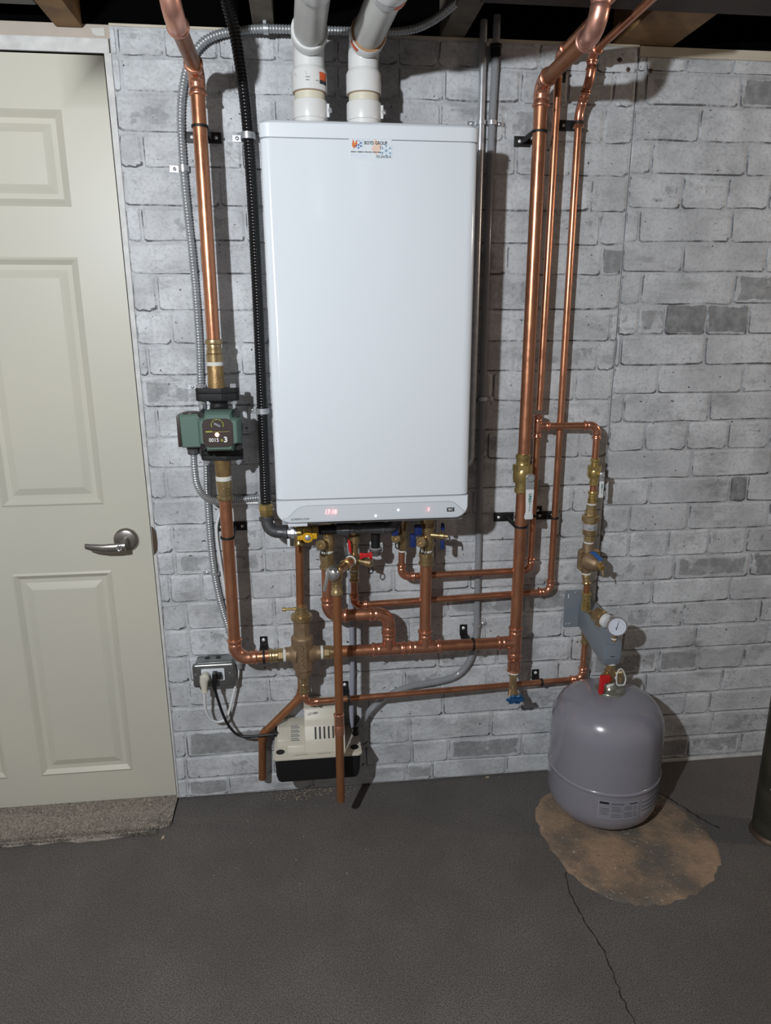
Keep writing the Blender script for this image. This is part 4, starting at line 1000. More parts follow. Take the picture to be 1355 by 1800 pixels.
for s in (-1, 1): prism(bm, [fcn + gx * s * .006 - gz * .004 + gx * .003, fcn + gx * s * .006 - gz * .004 - gx * .003, fcn + gx * s * .006 - gz * .0032 - gx * .003, fcn + gx * s * .006 - gz * .0032 + gx * .003], gd * -.0003)
obj('dial_marks', bm, 'grey_print', gg, smooth=0)
e = (gz * .97 + gx * .28).normalized(); n = e.cross(gd).normalized()
obj('needle', prism(new(), [fcn + gd * .0008 - e * .010 - n * .0011, fcn + gd * .0008 - e * .010 + n * .0011, fcn + gd * .0008 + e * .0185 + n * .0003, fcn + gd * .0008 + e * .0185 - n * .0003], gd * -.0005), 'black_print', gg, smooth=0)
obj('stem', lathe(new(), (gc.x - .001, -.186, .540), Z, [(0, .0085), (.010, .0085), (.011, .007), (.034, .007)], 8), 'brass', gg); tape_ring(gg, (gc.x - .001, -.186, .5545), Z, .0070, .005)
av = thing('air_vent', 'brass air vent with white collar tucked behind the pressure gauge', 'valve', (1.292, -.13, .58))
vd = V((.30, -.75, -.12)).normalized(); vo = V((1.266, -.110, .6000))
bm = lathe(new(), vo, vd, [(0, .020), (.002, .0230), (.026, .0230), (.028, .0205), (.034, .0205)], 14); lathe(bm, vo + V((-.012, .0, .006)), V((-1, -.2, .1)), [(0, .006), (.016, .006), (.017, .004)], 8); lathe(bm, vo + vd * .012 + V((0, 0, -.020)), -Z, [(0, .009), (.03, .009)], 10)
obj('body', bm, 'brass', av); obj('collar', lathe(new(), vo + vd * .034, vd, [(0, .0185), (.001, .0205), (.013, .0205), (.015, .018)], 22), 'white_plastic', av)
# service valve on the tank
tv = thing('tank_valve', 'brass tank valve with red lever and white cap strap above the tank', 'valve', (TX, TY, .415))
tc = V((TX - .004, TY + .001, 0))
bm = lathe(new(), tc + Z * .4175, Z, [(0, .0125), (.006, .0145), (.020, .0145), (.022, .0165), (.038, .0165), (.040, .0130), (.056, .0130), (.057, .0150), (.066, .0150)], 12); lathe(bm, tc + V((.008, -.002, .445)), V((.9, -.25, .25)), [(0, .009), (.014, .009), (.015, .011), (.026, .011), (.028, .008)], 12); lathe(bm, tc + V((.030, -.006, .440)), -Z, [(0, .0075), (.018, .0075)], 10); lathe(bm, tc + V((-.010, -.004, .445)), V((-.9, -.4, 0)), [(0, .008), (.016, .008)], 10)
obj('body', bm, 'brass', tv); tape_ring(tv, tc + Z * .4800, Z, .0150, .007)
obj('neck_ring', lathe(new(), tc + Z * .4045, Z, [(0, .0125), (.002, .0150), (.011, .0150), (.013, .0125)], 20), 'white_plastic', tv)
bm = new(); hx_, hz_ = tc.x, .440
prism(bm, [(hx_ - .012, TY - .018, hz_ + .014), (hx_ - .040, TY - .020, hz_ + .014), (hx_ - .042, TY - .020, hz_ - .042), (hx_ - .028, TY - .020, hz_ - .042), (hx_ - .027, TY - .020, hz_ - .010), (hx_ - .012, TY - .018, hz_ - .008), (hx_ - .006, TY - .018, hz_ + .003)], (0, -.011, 0), .003, 2)
obj('red_lever', bm, 'red', tv)
obj('lever_tip', box(new(), (hx_ - .039, TY - .029, hz_ - .050), (hx_ - .031, TY - .022, hz_ - .041), .002), 'brass_yellow', tv)
lp = [tc + V(p) for p in ((.020, -.014, .462), (.014, -.016, .450), (.013, -.018, .436), (.017, -.019, .4175), (.027, -.019, .416), (.038, -.018, .4175), (.042, -.016, .434), (.038, -.015, .448), (.032, -.014, .460), (.026, -.014, .465))]
obj('cap_strap', tube(new(), spline(lp + [lp[0]], 5)[:-1], .0022, 8, closed=True), 'tape', tv)
tk = thing('expansion_tank', 'lavender-grey expansion tank standing on a bare concrete patch', 'tank', (TX, TY, 0))
z0 = .0045
bm = lathe(new(), (TX, TY, z0), Z, [(0, .0), (.0002, .060), (.002, .092), (.008, .117), (.020, .139), (.036, .1510), (.056, .1585), (.078, TR), (.1415, TR), (.1435, TR + .0026), (.1480, TR + .0030), (.1520, TR + .0026), (.1540, TR), (.280, TR), (.298, .1592), (.315, .1555), (.331, .1490), (.346, .1400), (.359, .1275), (.369, .1110), (.378, .0900), (.384, .0680), (.388, .0450), (.3895, .0)], 64)
obj('body', bm, 'tank', tk, smooth=50)
obj('collar', lathe(new(), (TX, TY, z0 + .3860), Z, [(0, .042), (.001, .0435), (.0045, .0440), (.0070, .0425), (.0060, .0380), (.0050, .0310), (.0065, .0230), (.010, .0200), (.0150, .0170), (.022, .0150), (.022, 0)], 36), 'galv', tk)
def tank_label(name, a0, a1, h0, h1, m_, e=.0006):
    bm = new(); prev = None
    for i in range(13):
        a = math.radians(a0 + (a1 - a0) * i / 12); q = V((TX + (TR + e) * math.cos(a), TY + (TR + e) * math.sin(a), 0))
        cur = [bm.verts.new(q + Z * h0), bm.verts.new(q + Z * h1)]
        if prev: bm.faces.new((prev[0], cur[0], cur[1], prev[1]))
        prev = cur
    return obj(name, bm, m_, tk)
M['tank_lbl'] = mat('grey label print on tank', (0.24, 0.24, 0.275), 0, 0.3); M['tank_line'] = mat('light label rule', (0.36, 0.36, 0.40), 0, 0.3)
M['tank_txt'] = mat('dim label text', (0.13, 0.13, 0.15), 0, 0.4)
tank_label('data_label', -117, -76, .078, .134, 'tank_lbl', .0004)
tank_label('warning_label', -73, -34, .078, .134, 'tank_lbl', .0004)
for a0, a1 in ((-117, -76), (-73, -34)):
    for h in (.078, .1335): tank_label('label_rule', a0, a1, h - .0006, h + .0006, 'tank_line', .0008)
    for a in (a0, a1): tank_label('label_rule', a - .25, a + .25, .078, .134, 'tank_line', .0008)
tank_label('label_header', -116, -107, .124, .131, 'black_print', .0009)
tank_label('label_text', -105, -92, .124, .1285, 'tank_txt', .0008); tank_label('label_text', -86, -77.5, .1245, .1275, 'black_print', .0009)
for k in range(6):
    for a0, a1 in ((-115, -106), (-104, -94), (-91, -82), (-81, -77)):
        if (k * 7 + int(a0)) % 5 == 0: continue
        tank_label('label_text', a0, a1 - (k % 3), .0835 + k * .0062, .0860 + k * .0062, 'tank_txt', .0008)
for k in range(7): tank_label('label_text', -71.5, -36, .0855 + k * .0066, .0883 + k * .0066, 'tank_txt' if k % 2 else 'tank_line', .0008)

# ================================================================== RELIEF DRAINS
rd = thing('copper_drain_pipe', 'dull brown copper drain passing behind the separator and slanting toward the floor', 'pipe', (.27, -.050, .085))
P = [(.408, -.050, .872), (.3985, -.050, .358), (.277, -.050, .236), (.270, -.050, .084)]
straight(rd, P[0], (.402, -.050, .545), .0115, 'copper_dull'); run(rd, [(.402, -.050, .545), P[1], P[2], P[3]], .0115, 'copper_dull', 'copper_dull', t=.020, plain=(1, 2))
bm = lathe(new(), (.4075, -.050, .826), Z, [(0, .0125), (.002, .0155), (.010, .0155), (.012, .0140), (.040, .0145), (.042, .0175), (.090, .0175), (.14, .0175)], 16); obj('adapter', bm, 'brass', rd)
rv = thing('copper_relief_drain', 'long brown copper drain ending just above the floor in front of the white pump', 'pipe', (.50, -.225, .115))
FXR, FYR = .5020, -.225
straight(rv, (FXR, FYR, .400), (FXR, FYR, .766), .0115, 'copper_dull')
run(rv, [(FXR, FYR, .385), (.5005, FYR - .000, .345), (.5005, FYR, .116)], .0115, 'copper_dull', 'copper_fit', t=.012, plain=(1,))
bm = lathe(new(), (.5005, FYR, .328), Z, [(0, .0118), (.002, .0138), (.030, .0140), (.0315, .0132), (.034, .0138), (.062, .0138), (.064, .0150), (.067, .0120)], 18); obj('coupling', bm, 'copper_fit', rv)
obj('adapter', lathe(new(), (FXR, FYR, .742), Z, [(0, .0125), (.002, .0155), (.012, .0155), (.014, .0140), (.030, .0140), (.031, .0115)], 16), 'brass', rv)
rl = thing('relief_valve', 'brass relief valve with chrome cap and lever beside the red-handled valve', 'valve', (.50, -.22, .74))
bm = lathe(new(), (FXR, FYR, .768), Z, [(0, .012), (.010, .0125), (.020, .0165), (.044, .0165), (.052, .012)], 16)
va = V((FXR, FYR, .806)); hv = V((.5590, -.085, .793))
tube(bm, [va, hv], .0135, 14); lathe(bm, va + (hv - va) * .45, hv - va, [(0, .0165), (.022, .0165)], 8)
cdir = V((-.55, -.83, .10)).normalized(); lathe(bm, va, cdir, [(-.005, .014), (.012, .0145)], 16)
obj('body', bm, 'brass', rl)
obj('chrome_cap', lathe(new(), va + cdir * .012, cdir, [(0, .017), (.002, .0195), (.010, .0195), (.016, .0165), (.020, .010), (.021, 0)], 24), 'chrome', rl)
tape_ring(rl, hv + (va - hv) * .22, hv - va, .0150, .006)
bm = new(); box(bm, (-.0045, -.0015, -.048), (.0045, .0015, .002), .0012, 2, Matrix.Translation(va + cdir * .034 + V((-.004, 0, .004))) @ Matrix.Rotation(.22, 4, 'Y') @ Matrix.Rotation(-.12, 4, 'X')); obj('test_lever', bm, 'chrome', rl)

# ================================================================== ISOLATION VALVES
def cap_port(v, o_, d_, r=.0125, L=.022, lp=True, mt='brass'):
    o_ = V(o_); d_ = V(d_).normalized()
    obj('drain_port', lathe(new(), o_, d_, [(0, r * .7), (L * .5, r * .7), (L * .52, r), (L * .8, r), (L * .84, r * 1.12), (L, r * 1.12), (L + .002, r * .95), (L + .002, r * .35), (L - .003, r * .30)], 18), mt, v)
    if lp:
        c = o_ + d_ * (L * .85) + V((.004, 0, -r * 1.4)); obj('cap_strap', tube(new(), [c + V((.0062 * math.cos(a), -.001, .0095 * math.sin(a) - .004)) for a in [2 * PI * i / 16 for i in range(16)]], .0017, 7, closed=True), 'black_plastic', v)
def butterfly(v, c, m_, ax=(0, 0, 1), w_=.014):
    c = V(c); bm = new()
    box(bm, c + V((-w_, -.004, -.006)), c + V((w_, .004, .006)), .003, 2); box(bm, c + V((-w_ - .004, -.005, -.010)), c + V((-w_ + .006, .005, .008)), .003, 2); box(bm, c + V((w_ - .006, -.005, -.010)), c + V((w_ + .004, .005, .008)), .003, 2)
    obj('handle', bm, m_, v)
def iso_body(v, x, y, zb, zt, r, m_='brass'):
    L = zt - zb
    bm = lathe(new(), (x, y, zb), Z, [(0, r * .95), (L * .06, r * 1.15), (L * .20, r * 1.15), (L * .24, r), (L * .36, r * 1.05), (L * .44, r * 1.35), (L * .60, r * 1.35), (L * .68, r), (L * .80, r), (L * .82, r * 1.3), (L * .95, r * 1.3), (L, r)], 12)
    obj('body', bm, m_, v, smooth=30)
# supply
iv = thing('isolation_valve', 'brass isolation valve behind the black gas nipple, above the copper drop with two elbows', 'valve', (.4835, MY, .77), 'isolation valves under the boiler')
adapter(iv, (.4825, MY, .772), (.4830, MY, .820), RB, 'brass'); tape_ring(iv, (.483, MY, .8235), Z, .0172, .006); iso_body(iv, .4875, MY, .826, .965, .0145); cap_port(iv, (.4790, -.112, .853), (-.45, -.88, .0), .0135, .030)
# hot
iv = thing('isolation_valve', 'brass isolation valve with red handles under the boiler', 'valve', (.5590, -.08, .73), 'isolation valves under the boiler')
adapter(iv, (.5585, -.080, .722), (.5588, -.081, .754), RS, 'brass'); tape_ring(iv, (.5588, -.081, .757), Z, .0115, .006)
bm = lathe(new(), (.5590, -.083, .760), Z, [(0, .0125), (.010, .0130), (.014, .0175), (.038, .0175), (.046, .0115), (.075, .0120), (.080, .0165), (.100, .0165), (.104, .012), (.205, .0115)], 12); obj('body', bm, 'brass', iv, smooth=30)
cap_port(iv, (.572, -.090, .787), (.88, -.42, -.08), .0125, .036); butterfly(iv, (.5895, -.110, .810), 'red'); 
bm = new(); prism(bm, [(.5395, -.100, .858), (.5475, -.100, .852), (.5500, -.100, .826), (.5475, -.100, .812), (.5425, -.100, .824), (.5405, -.100, .842)], (0, -.012, 0), .002, 2); obj('handle', bm, 'red', iv)
bm = new(); prism(bm, [(.5300, -.098, .862), (.5350, -.098, .862), (.5415, -.098, .800), (.5340, -.098, .795), (.5285, -.098, .830)], (0, -.003, 0), .0008, 1); obj('handle_plate', bm, 'grey_iron', iv)
# cold
iv = thing('isolation_valve', 'small brass isolation valve with dark blue handle under the boiler', 'valve', (.692, -.08, .80), 'isolation valves under the boiler')
tape_ring(iv, (.6955, -.078, .808), Z, .0105, .006); iso_body(iv, .6945, -.082, .812, .970, .0118); cap_port(iv, (.686, -.092, .857), (-.50, -.86, .02), .0125, .030)
bm = new(); box(bm, (.6590, -.130, .868), (.6780, -.105, .893), .003); obj('handle', bm, 'blue', iv)
# return
iv = thing('isolation_valve', 'larger brass isolation valve with blue handles and side drain port under the boiler', 'valve', (.760, MY, .77), 'isolation valves under the boiler')
adapter(iv, (.7585, MY, .772), (.7590, MY, .812), RB, 'brass'); tape_ring(iv, (.759, MY, .8145), Z, .0172, .005); iso_body(iv, .7620, MY, .816, .970, .0155)
cap_port(iv, (.752, -.115, .850), (-.52, -.85, .02), .0140, .030); bm = lathe(new(), (.770, -.112, .862), V((.95, -.25, -.05)), [(0, .0085), (.022, .0085), (.024, .0115), (.036, .0115), (.038, .006), (.048, .006)], 12); obj('side_port', bm, 'brass', iv)
bm = new(); box(bm, (.709, -.140, .836), (.724, -.122, .872), .003); box(bm, (.722, -.135, .868), (.742, -.118, .896), .003); obj('handle', bm, 'blue', iv)
bm = new(); box(bm, (.796, -.126, .822), (.806, -.110, .850), .003); box(bm, (.797, -.126, .876), (.806, -.112, .896), .003); obj('handle', bm, 'blue', iv)
bm = tube(new(), spline([(.800, -.118, .868), (.815, -.118, .862), (.822, -.117, .852), (.824, -.115, .838)], 6), .0022, 8); obj('cap_strap', bm, 'nickel', iv)

# ================================================================== GAS TRAIN
gh = thing('gas_hose', 'ribbed black gas hose running down the wall beside the boiler', 'hose', (.322, -.05, .92))
hp_ = spline([(.268, -.30, 2.33), (.276, -.20, 2.22), (.288, -.105, 2.135), (.303, -.066, 2.075), (.316, -.036, 1.95), (.3215, -.030, 1.80), (.3235, -.030, 1.53), (.3220, -.030, 1.24), (.3215, -.045, 1.08), (.3235, -.098, .985), (.3240, -.112, .955)], 10)
obj('jacket', corrugated(new(), hp_, .0140, .0075, .0012, 14), 'hose', gh)
bm = lathe(new(), (.324, -.112, .966), -Z, [(0, .0150), (.002, .0205), (.016, .0215), (.018, .0190), (.028, .0190), (.034, .0150), (.045, .013)], 6); obj('hose_nut', bm, 'brass_yellow', gh)
gp = thing('gas_pipe', 'grey iron gas elbow and nipples under the boiler between hose and valve', 'pipe', (.36, -.125, .87))
GZ, GYY = .888, -.128
bm = tube(new(), [V((.324, -.113, .930)), V((.324, -.115, .918))] + arc((.325, -.120, .8880), (0, .1, 1), (1, -.02, 0), .030, 8) + [V((.378, GYY, GZ))], .0160, 18)
lathe(bm, (.324, -.113, .930), -Z, [(0, .018), (.001, .0195), (.010, .0195), (.012, .0165)], 18); lathe(bm, (.366, GYY, GZ), X, [(0, .0165), (.001, .0190), (.010, .0190), (.011, .014)], 18)
obj('elbow', bm, 'grey_iron', gp)
bm = lathe(new(), (.376, GYY, GZ), X, [(0, .0115), (.010, .0115), (.011, .0165), (.020, .0165), (.021, .0125), (.030, .0125)], 8); obj('union', bm, 'zinc', gp)
obj('hang_tag', box(new(), (.377, GYY - .022, GZ - .033), (.3845, GYY - .019, GZ - .011), .0015), 'label', gp)
obj('nipple', lathe(new(), (.458, GYY, GZ + .004), X, [(0, .0125), (.052, .0125)], 18), 'black_iron', gp)
bm = lathe(new(), (.508, GYY, GZ + .005), X, [(0, .0125), (.001, .0165), (.014, .0165), (.015, .020), (.034, .020), (.035, .0160), (.046, .0160), (.047, .0125), (.075, .0125)], 8); obj('union', bm, 'grey_iron', gp)
bm = tube(new(), [V((.575, GYY, GZ + .005)), V((.640, GYY, GZ + .003))] + arc((.672, GYY, GZ + .003), (-1, 0, 0), (0, .0, 1), .026, 8) + [V((.672, GYY, .968))], .0155, 18); lathe(bm, (.628, GYY, GZ + .003), X, [(0, .0155), (.001, .019), (.010, .019), (.011, .0155)], 18); obj('elbow', bm, 'grey_iron', gp)
gv = thing('gas_valve', 'yellow-handled brass gas shutoff valve under the boiler', 'valve', (.43, GYY, .87))
bm = lathe(new(), (.402, GYY, GZ + .002), X, [(0, .0135), (.001, .0165), (.016, .0165), (.017, .0135), (.024, .0175), (.036, .0175), (.042, .0135), (.043, .0160), (.058, .0160), (.060, .0125)], 8); lathe(bm, (.432, GYY, GZ + .002), -Y, [(0, .011), (.021, .011)], 12); obj('body', bm, 'brass_yellow', gv, smooth=30)
bm = new(); yh = GYY - .024
prism(bm, [(.4445, yh, GZ - .016), (.4460, yh, GZ - .001), (.425, yh, GZ + .001), (.404, yh, GZ - .003), (.404, yh, GZ - .013), (.422, yh, GZ - .014)], (0, -.005, 0), .0015, 2); lathe(bm, (.4315, yh, GZ - .007), -Y, [(-.002, .0145), (.006, .0145), (.0075, .013), (.0075, .009)], 18); box(bm, (.440, yh - .005, GZ - .012), (.456, yh, GZ + .004), .002)
obj('yellow_handle', bm, 'yellow', gv); obj('handle_nut', lathe(new(), (.4315, yh - .005, GZ - .007), -Y, [(0, .0085), (.004, .0085), (.006, .005)], 6), 'zinc', gv)
tp = thing('condensate_trap', 'black condensate trap hanging below the boiler near the red valve', 'trap', (.617, -.11, .80))
obj('pipe', lathe(new(), (.617, -.105, .826), Z, [(0, .0125), (.144, .0125)], 18), 'black_plastic', tp)
obj('cup', lathe(new(), (.617, -.105, .806), Z, [(0, .010), (.002, .0135), (.012, .0150), (.014, .0175), (.020, .0178), (.022, .0165)], 20), 'rubber', tp); obj('rim', lathe(new(), (.617, -.105, .8270), Z, [(0, .0150), (.0008, .0178), (.0022, .0178), (.003, .0140)], 20), 'silver_label', tp)

# ================================================================== TUBES AND HOSES
gt = obj('drain_tube', tube(new(), spline([(.5530, -.020, .955), (.5530, -.020, .80), (.5530, -.020, .60), (.5515, -.022, .40), (.5470, -.028, .30), (.5450, -.040, .235)], 6), .0078, 14), 'tube_grey', label='grey vertical drain tube behind the pipes down to the white condensate pump', cat='tube')
cv = obj('vinyl_hose', tube(new(), spline([(.9335, -.018, 2.155), (.9330, -.017, 2.06), (.9300, -.014, 1.90), (.9290, -.014, 1.60), (.9290, -.014, 1.25), (.9300, -.014, .80), (.9320, -.014, .60), (.9320, -.016, .520), (.9230, -.018, .455), (.900, -.020, .405), (.862, -.022, .375), (.800, -.024, .362), (.720, -.026, .352), (.655, -.030, .326), (.605, -.036, .288), (.572, -.048, .245), (.556, -.060, .215)], 10), .0092, 16), 'vinyl', label='clear vinyl hose running down the wall then curving to the condensate pump', cat='hose')
ct = obj('metal_conduit', tube(new(), rounded([(.9020, -.013, 2.145), (.9020, -.013, 1.03), (.836, -.020, 1.03)], .03), .0095, 16), 'zinc', label='straight grey tube behind the boiler edge, nearer the boiler of the twin tubes', cat='tube')
bm = lathe(new(), (.9335, -.018, 2.062), Z, [(0, .0105), (.002, .0125), (.022, .0125), (.024, .0145), (.030, .0145), (.031, .009)], 14); obj('tube_grommet', bm, 'black_plastic', label='black rubber grommet on the clear hose at the ceiling', cat='grommet')

# flexible armoured conduits
cmain = spline([(.842, -.245, 2.150), (.800, -.175, 2.120), (.750, -.105, 2.102), (.690, -.060, 2.098), (.560, -.046, 2.098), (.376, -.044, 2.097), (.305, -.026, 2.0955), (.262, -.022, 2.089), (.222, -.020, 2.070), (.188, -.016, 2.030), (.170, -.0145, 1.980), (.160, -.0135, 1.920), (.1570, -.0135, 1.84), (.158, -.0135, 1.74), (.165, -.0135, 1.553), (.166, -.0135, 1.384), (.162, -.0135, 1.252), (.1635, -.0135, 1.084), (.159, -.0135, .956), (.161, -.0135, .791), (.1725, -.0135, .670), (.197, -.016, .556), (.216, -.022, .495), (.2175, -.025, .470)], 8)
c1 = thing('armoured_conduit', 'long steel flexible conduit from the ceiling down past the pump to the outlet', 'conduit', (.16, -.013, .47))
obj('sheath', corrugated(new(), cmain, .0088, .0072, .0022, 12), 'conduit', c1)
d0 = (cmain[1] - cmain[0]).normalized(); obj('connector', lathe(new(), cmain[0] - d0 * .03, d0, [(0, .008), (.030, .008), (.031, .0115), (.045, .0115), (.047, .0095)], 12), 'zinc', c1)
jb = thing('junction_box', 'round metal junction box in the ceiling where the steel conduit enters', 'box', (.875, -.30, 2.16))
obj('box', lathe(new(), (.885, -.300, 2.150), Z, [(0, .040), (.002, .048), (.030, .050), (.060, .050)], 24), 'zinc', jb); obj('cover', lathe(new(), (.885, -.300, 2.148), -Z, [(0, .050), (.002, .049), (.008, .030), (.010, .0)], 24), 'chrome', jb)
c2 = thing('armoured_conduit', 'short steel flexible conduit looping from the pump terminal box to the boiler', 'conduit', (.25, -.03, .95))
c2p = spline([(.150, -.138, 1.116), (.1490, -.136, 1.075), (.1500, -.125, 1.030), (.160, -.105, .995), (.178, -.082, .972), (.200, -.056, .9600), (.225, -.030, .9560), (.255, -.016, .9560), (.290, -.0125, .9575), (.330, -.0125, .9585), (.366, -.020, .9600)], 8)
obj('sheath', corrugated(new(), c2p, .0082, .0068, .0022, 12), 'conduit', c2)
wcb = obj('white_cable', tube(new(), spline([(.372, -.018, .940), (.335, -.009, .9425), (.290, -.0065, .9425), (.245, -.0065, .943), (.215, -.009, .940), (.193, -.010, .920), (.180, -.010, .885), (.1775, -.010, .845), (.182, -.011, .780), (.1880, -.011, .710), (.1955, -.011, .650), (.207, -.012, .590), (.2180, -.014, .545)], 8), .0042, 10), 'white_plastic', label='white cable running beside the steel conduit from boiler to outlet', cat='cable')

# ================================================================== OUTLET AND CORDS
ob = thing('outlet_box', 'metal surface-mounted outlet box with two plugs on the brick wall', 'outlet', (.147, -.02, .40))
obj('back_box', box(new(), (.096, -.048, .412), (.207, -.002, .482), .008, 3), 'steel_box', ob)
bm = loft(new(), [rrect(.0880, .2100, .4040, .4790, .008, -.046), rrect(.0880, .2100, .4040, .4790, .008, -.050), rrect(.0905, .2075, .4065, .4765, .007, -.054), rrect(.0945, .2035, .4105, .4725, .006, -.0555)])
cvr = obj('cover_plate', bm, 'steel_box', ob)
obj('receptacle', prism(new(), rrect(.1135, .1790, .4270, .4650, .002, -.0580), (0, .003, 0), .0006, 1), 'label', cvr)
for x in (.0965, .1935): obj('screw', lathe(new(), (x, -.055, .4480), -Y, [(0, .0032), (.0012, .003), (.0016, .0015)], 10), 'chrome', cvr)
for x in (.128, .160): obj('knockout', lathe(new(), (x, -.020, .4822), Z, [(0, .008), (.0006, .008)], 14), 'black_matte', ob)
obj('connector', lathe(new(), (.2160, -.026, .482), -Z, [(0, .0115), (.012, .0115), (.013, .014), (.020, .014), (.021, .011), (.034, .011)], 12), 'zinc', ob)
wp = thing('power_cord', 'white power cord looping below the outlet from its ivory plug', 'cord', (.14, -.07, .30))
bm = lathe(new(), (.1255, -.058, .4470), -Y, [(0, .0125), (.010, .0135), (.022, .0125), (.026, .008)], 16); tube(bm, [V((.1240, -.072, .450)), V((.1220, -.074, .432)), V((.1215, -.074, .414)), V((.1215, -.074, .402))], [.0135, .0125, .0085, .0095], 14); obj('plug', bm, 'ivory', wp)
obj('cord', tube(new(), spline([(.1215, -.074, .404), (.1190, -.070, .375), (.1195, -.062, .335), (.130, -.052, .300), (.150, -.044, .284), (.172, -.040, .292), (.186, -.036, .325), (.200, -.032, .375), (.213, -.028, .420), (.2165, -.026, .452)], 8), .0040, 10), 'white_plastic', wp)
bpq = thing('power_cord', 'black power cord from the outlet to the condensate pump', 'cord', (.25, -.06, .24))
bm = new(); box(bm, (.146, -.084, .4350), (.160, -.058, .4600), .004, 2); box(bm, (.158, -.076, .4400), (.1720, -.058, .4560), .004, 2); tube(bm, [V((.1510, -.074, .440)), V((.1500, -.074, .425)), V((.1510, -.073, .405))], [.0095, .0085, .0055], 12); obj('plug', bm, 'black_plastic', bpq)
obj('cord', tube(new(), spline([(.1510, -.073, .410), (.1570, -.072, .375), (.1680, -.070, .325), (.1820, -.068, .285), (.2020, -.068, .256), (.2250, -.070, .246), (.2600, -.074, .247), (.300, -.076, .250), (.328, -.076, .251)], 8), .0040, 10), 'black_plastic', bpq)

# ================================================================== CONDENSATE PUMP
cpm = thing('condensate_pump', 'beige and black condensate pump mounted low on the brick wall', 'pump', (.44, -.09, .134))
def cpl(e, z): return [V((x, y, z)) for x, y in ((.316 + e, -.158 + e + .008), (.324 + e, -.158 + e), (.556 - e, -.158 + e), (.564 - e, -.158 + e + .008), (.562 - e, -.006), (.318 + e, -.006))]
obj('reservoir', loft(new(), [cpl(.014, .1340), cpl(.008, .1380), cpl(.003, .160), cpl(.0005, .216)]), 'black_plastic', cpm, smooth=30)
ld = obj('lid', loft(new(), [cpl(-.003, .2155), cpl(-.004, .2170), cpl(-.004, .2215), cpl(-.001, .2230)]), 'beige', cpm, smooth=30)
for x, y in ((.332, -.128), (.548, -.128)):
    obj('port_hole', lathe(new(), (x, y, .2226), Z, [(0, .0125), (.0010, .0125)], 20), 'black_matte', ld)
for x0, x1 in ((.372, .412), (.438, .478)): obj('lid_slot', box(new(), (x0, -.1500, .2226), (x1, -.1482, .2234)), 'grey_print', ld)
# motor cover: low part and tall part
obj('switch_cover', prism(new(), [(.322, -.104, .2228), (.322, -.100, .2440), (.322, -.060, .2620), (.322, -.012, .2620), (.322, -.012, .2228)], (.032, 0, 0), .003, 2), 'beige', cpm)
mc = obj('motor_cover', prism(new(), [(.352, -.138, .2228), (.352, -.130, .2420), (.352, -.064, .2660), (.352, -.012, .2660), (.352, -.012, .2228)], (.07, 0, 0), .004, 2), 'beige', cpm)
tcv = obj('motor_cover', prism(new(), [(.403, -.145, .2228), (.403, -.132, .2560), (.403, -.112, .2900), (.403, -.096, .3030), (.403, -.078, .3310), (.403, -.012, .3330), (.403, -.012, .2228)], (.118, 0, 0), .005, 2), 'beige', cpm)
s1 = V((0, -.132 + .112, .2560 - .2900)); fnorm = V((0, -.034, .020)).normalized()
for k in range(5):
    x = .4330 + k * .0128
    obj('vent_slot', prism(new(), [V((x, -.1310, .2595)) + fnorm * .0004, V((x + .0050, -.1310, .2595)) + fnorm * .0004, V((x + .0050, -.1135, .2890)) + fnorm * .0004, V((x, -.1135, .2890)) + fnorm * .0004], fnorm * -.0012), 'black_matte', tcv, smooth=0)
n2 = V((0, -.024, .066)).normalized()
bm = new()
for row, (ya, za) in enumerate(((-.072, .2630), (-.086, .2580), (-.100, .2529), (-.114, .2478))):
    for k in range(2): 
        b0 = V((.363, ya + k * .006, za + k * .0022)) + n2 * .0005
        prism(bm, [b0, b0 + V((.026 - 2 * .002 * k, 0, 0)), b0 + V((.026 - 2 * .002 * k, .0032, .00116)), b0 + V((0, .0032, .00116))], n2 * -.0003)
obj('rating_label', bm, 'grey_print', mc, smooth=0)
text('lettering', '1/2 Nut', .010, (.412, -.088 - .0008, .3160), 'black_print', tcv, right=(1, 0, .18), up=(0, .55, .83), shear=.3)
text('lettering', 'h', .008, (.432, -.0985, .2995), 'black_print', tcv, right=(1, 0, 0), up=(0, .55, .83), shear=.2)
obj('cable_gland', lathe(new(), (.324, -.076, .251), -X, [(0, .008), (.010, .006), (.014, .0048)], 10), 'black_plastic', cpm)
obj('check_valve', lathe(new(), (.556, -.060, .2226), Z, [(0, .0100), (.003, .0110), (.008, .0090), (.010, .0075), (.020, .0070), (.022, .0085), (.024, .006)], 14), 'black_plastic', cpm)
for x in (.313, .561): obj('hang_tab', box(new(), (x, -.016, .224), (x + .010, -.002, .252), .002), 'black_plastic', cpm)

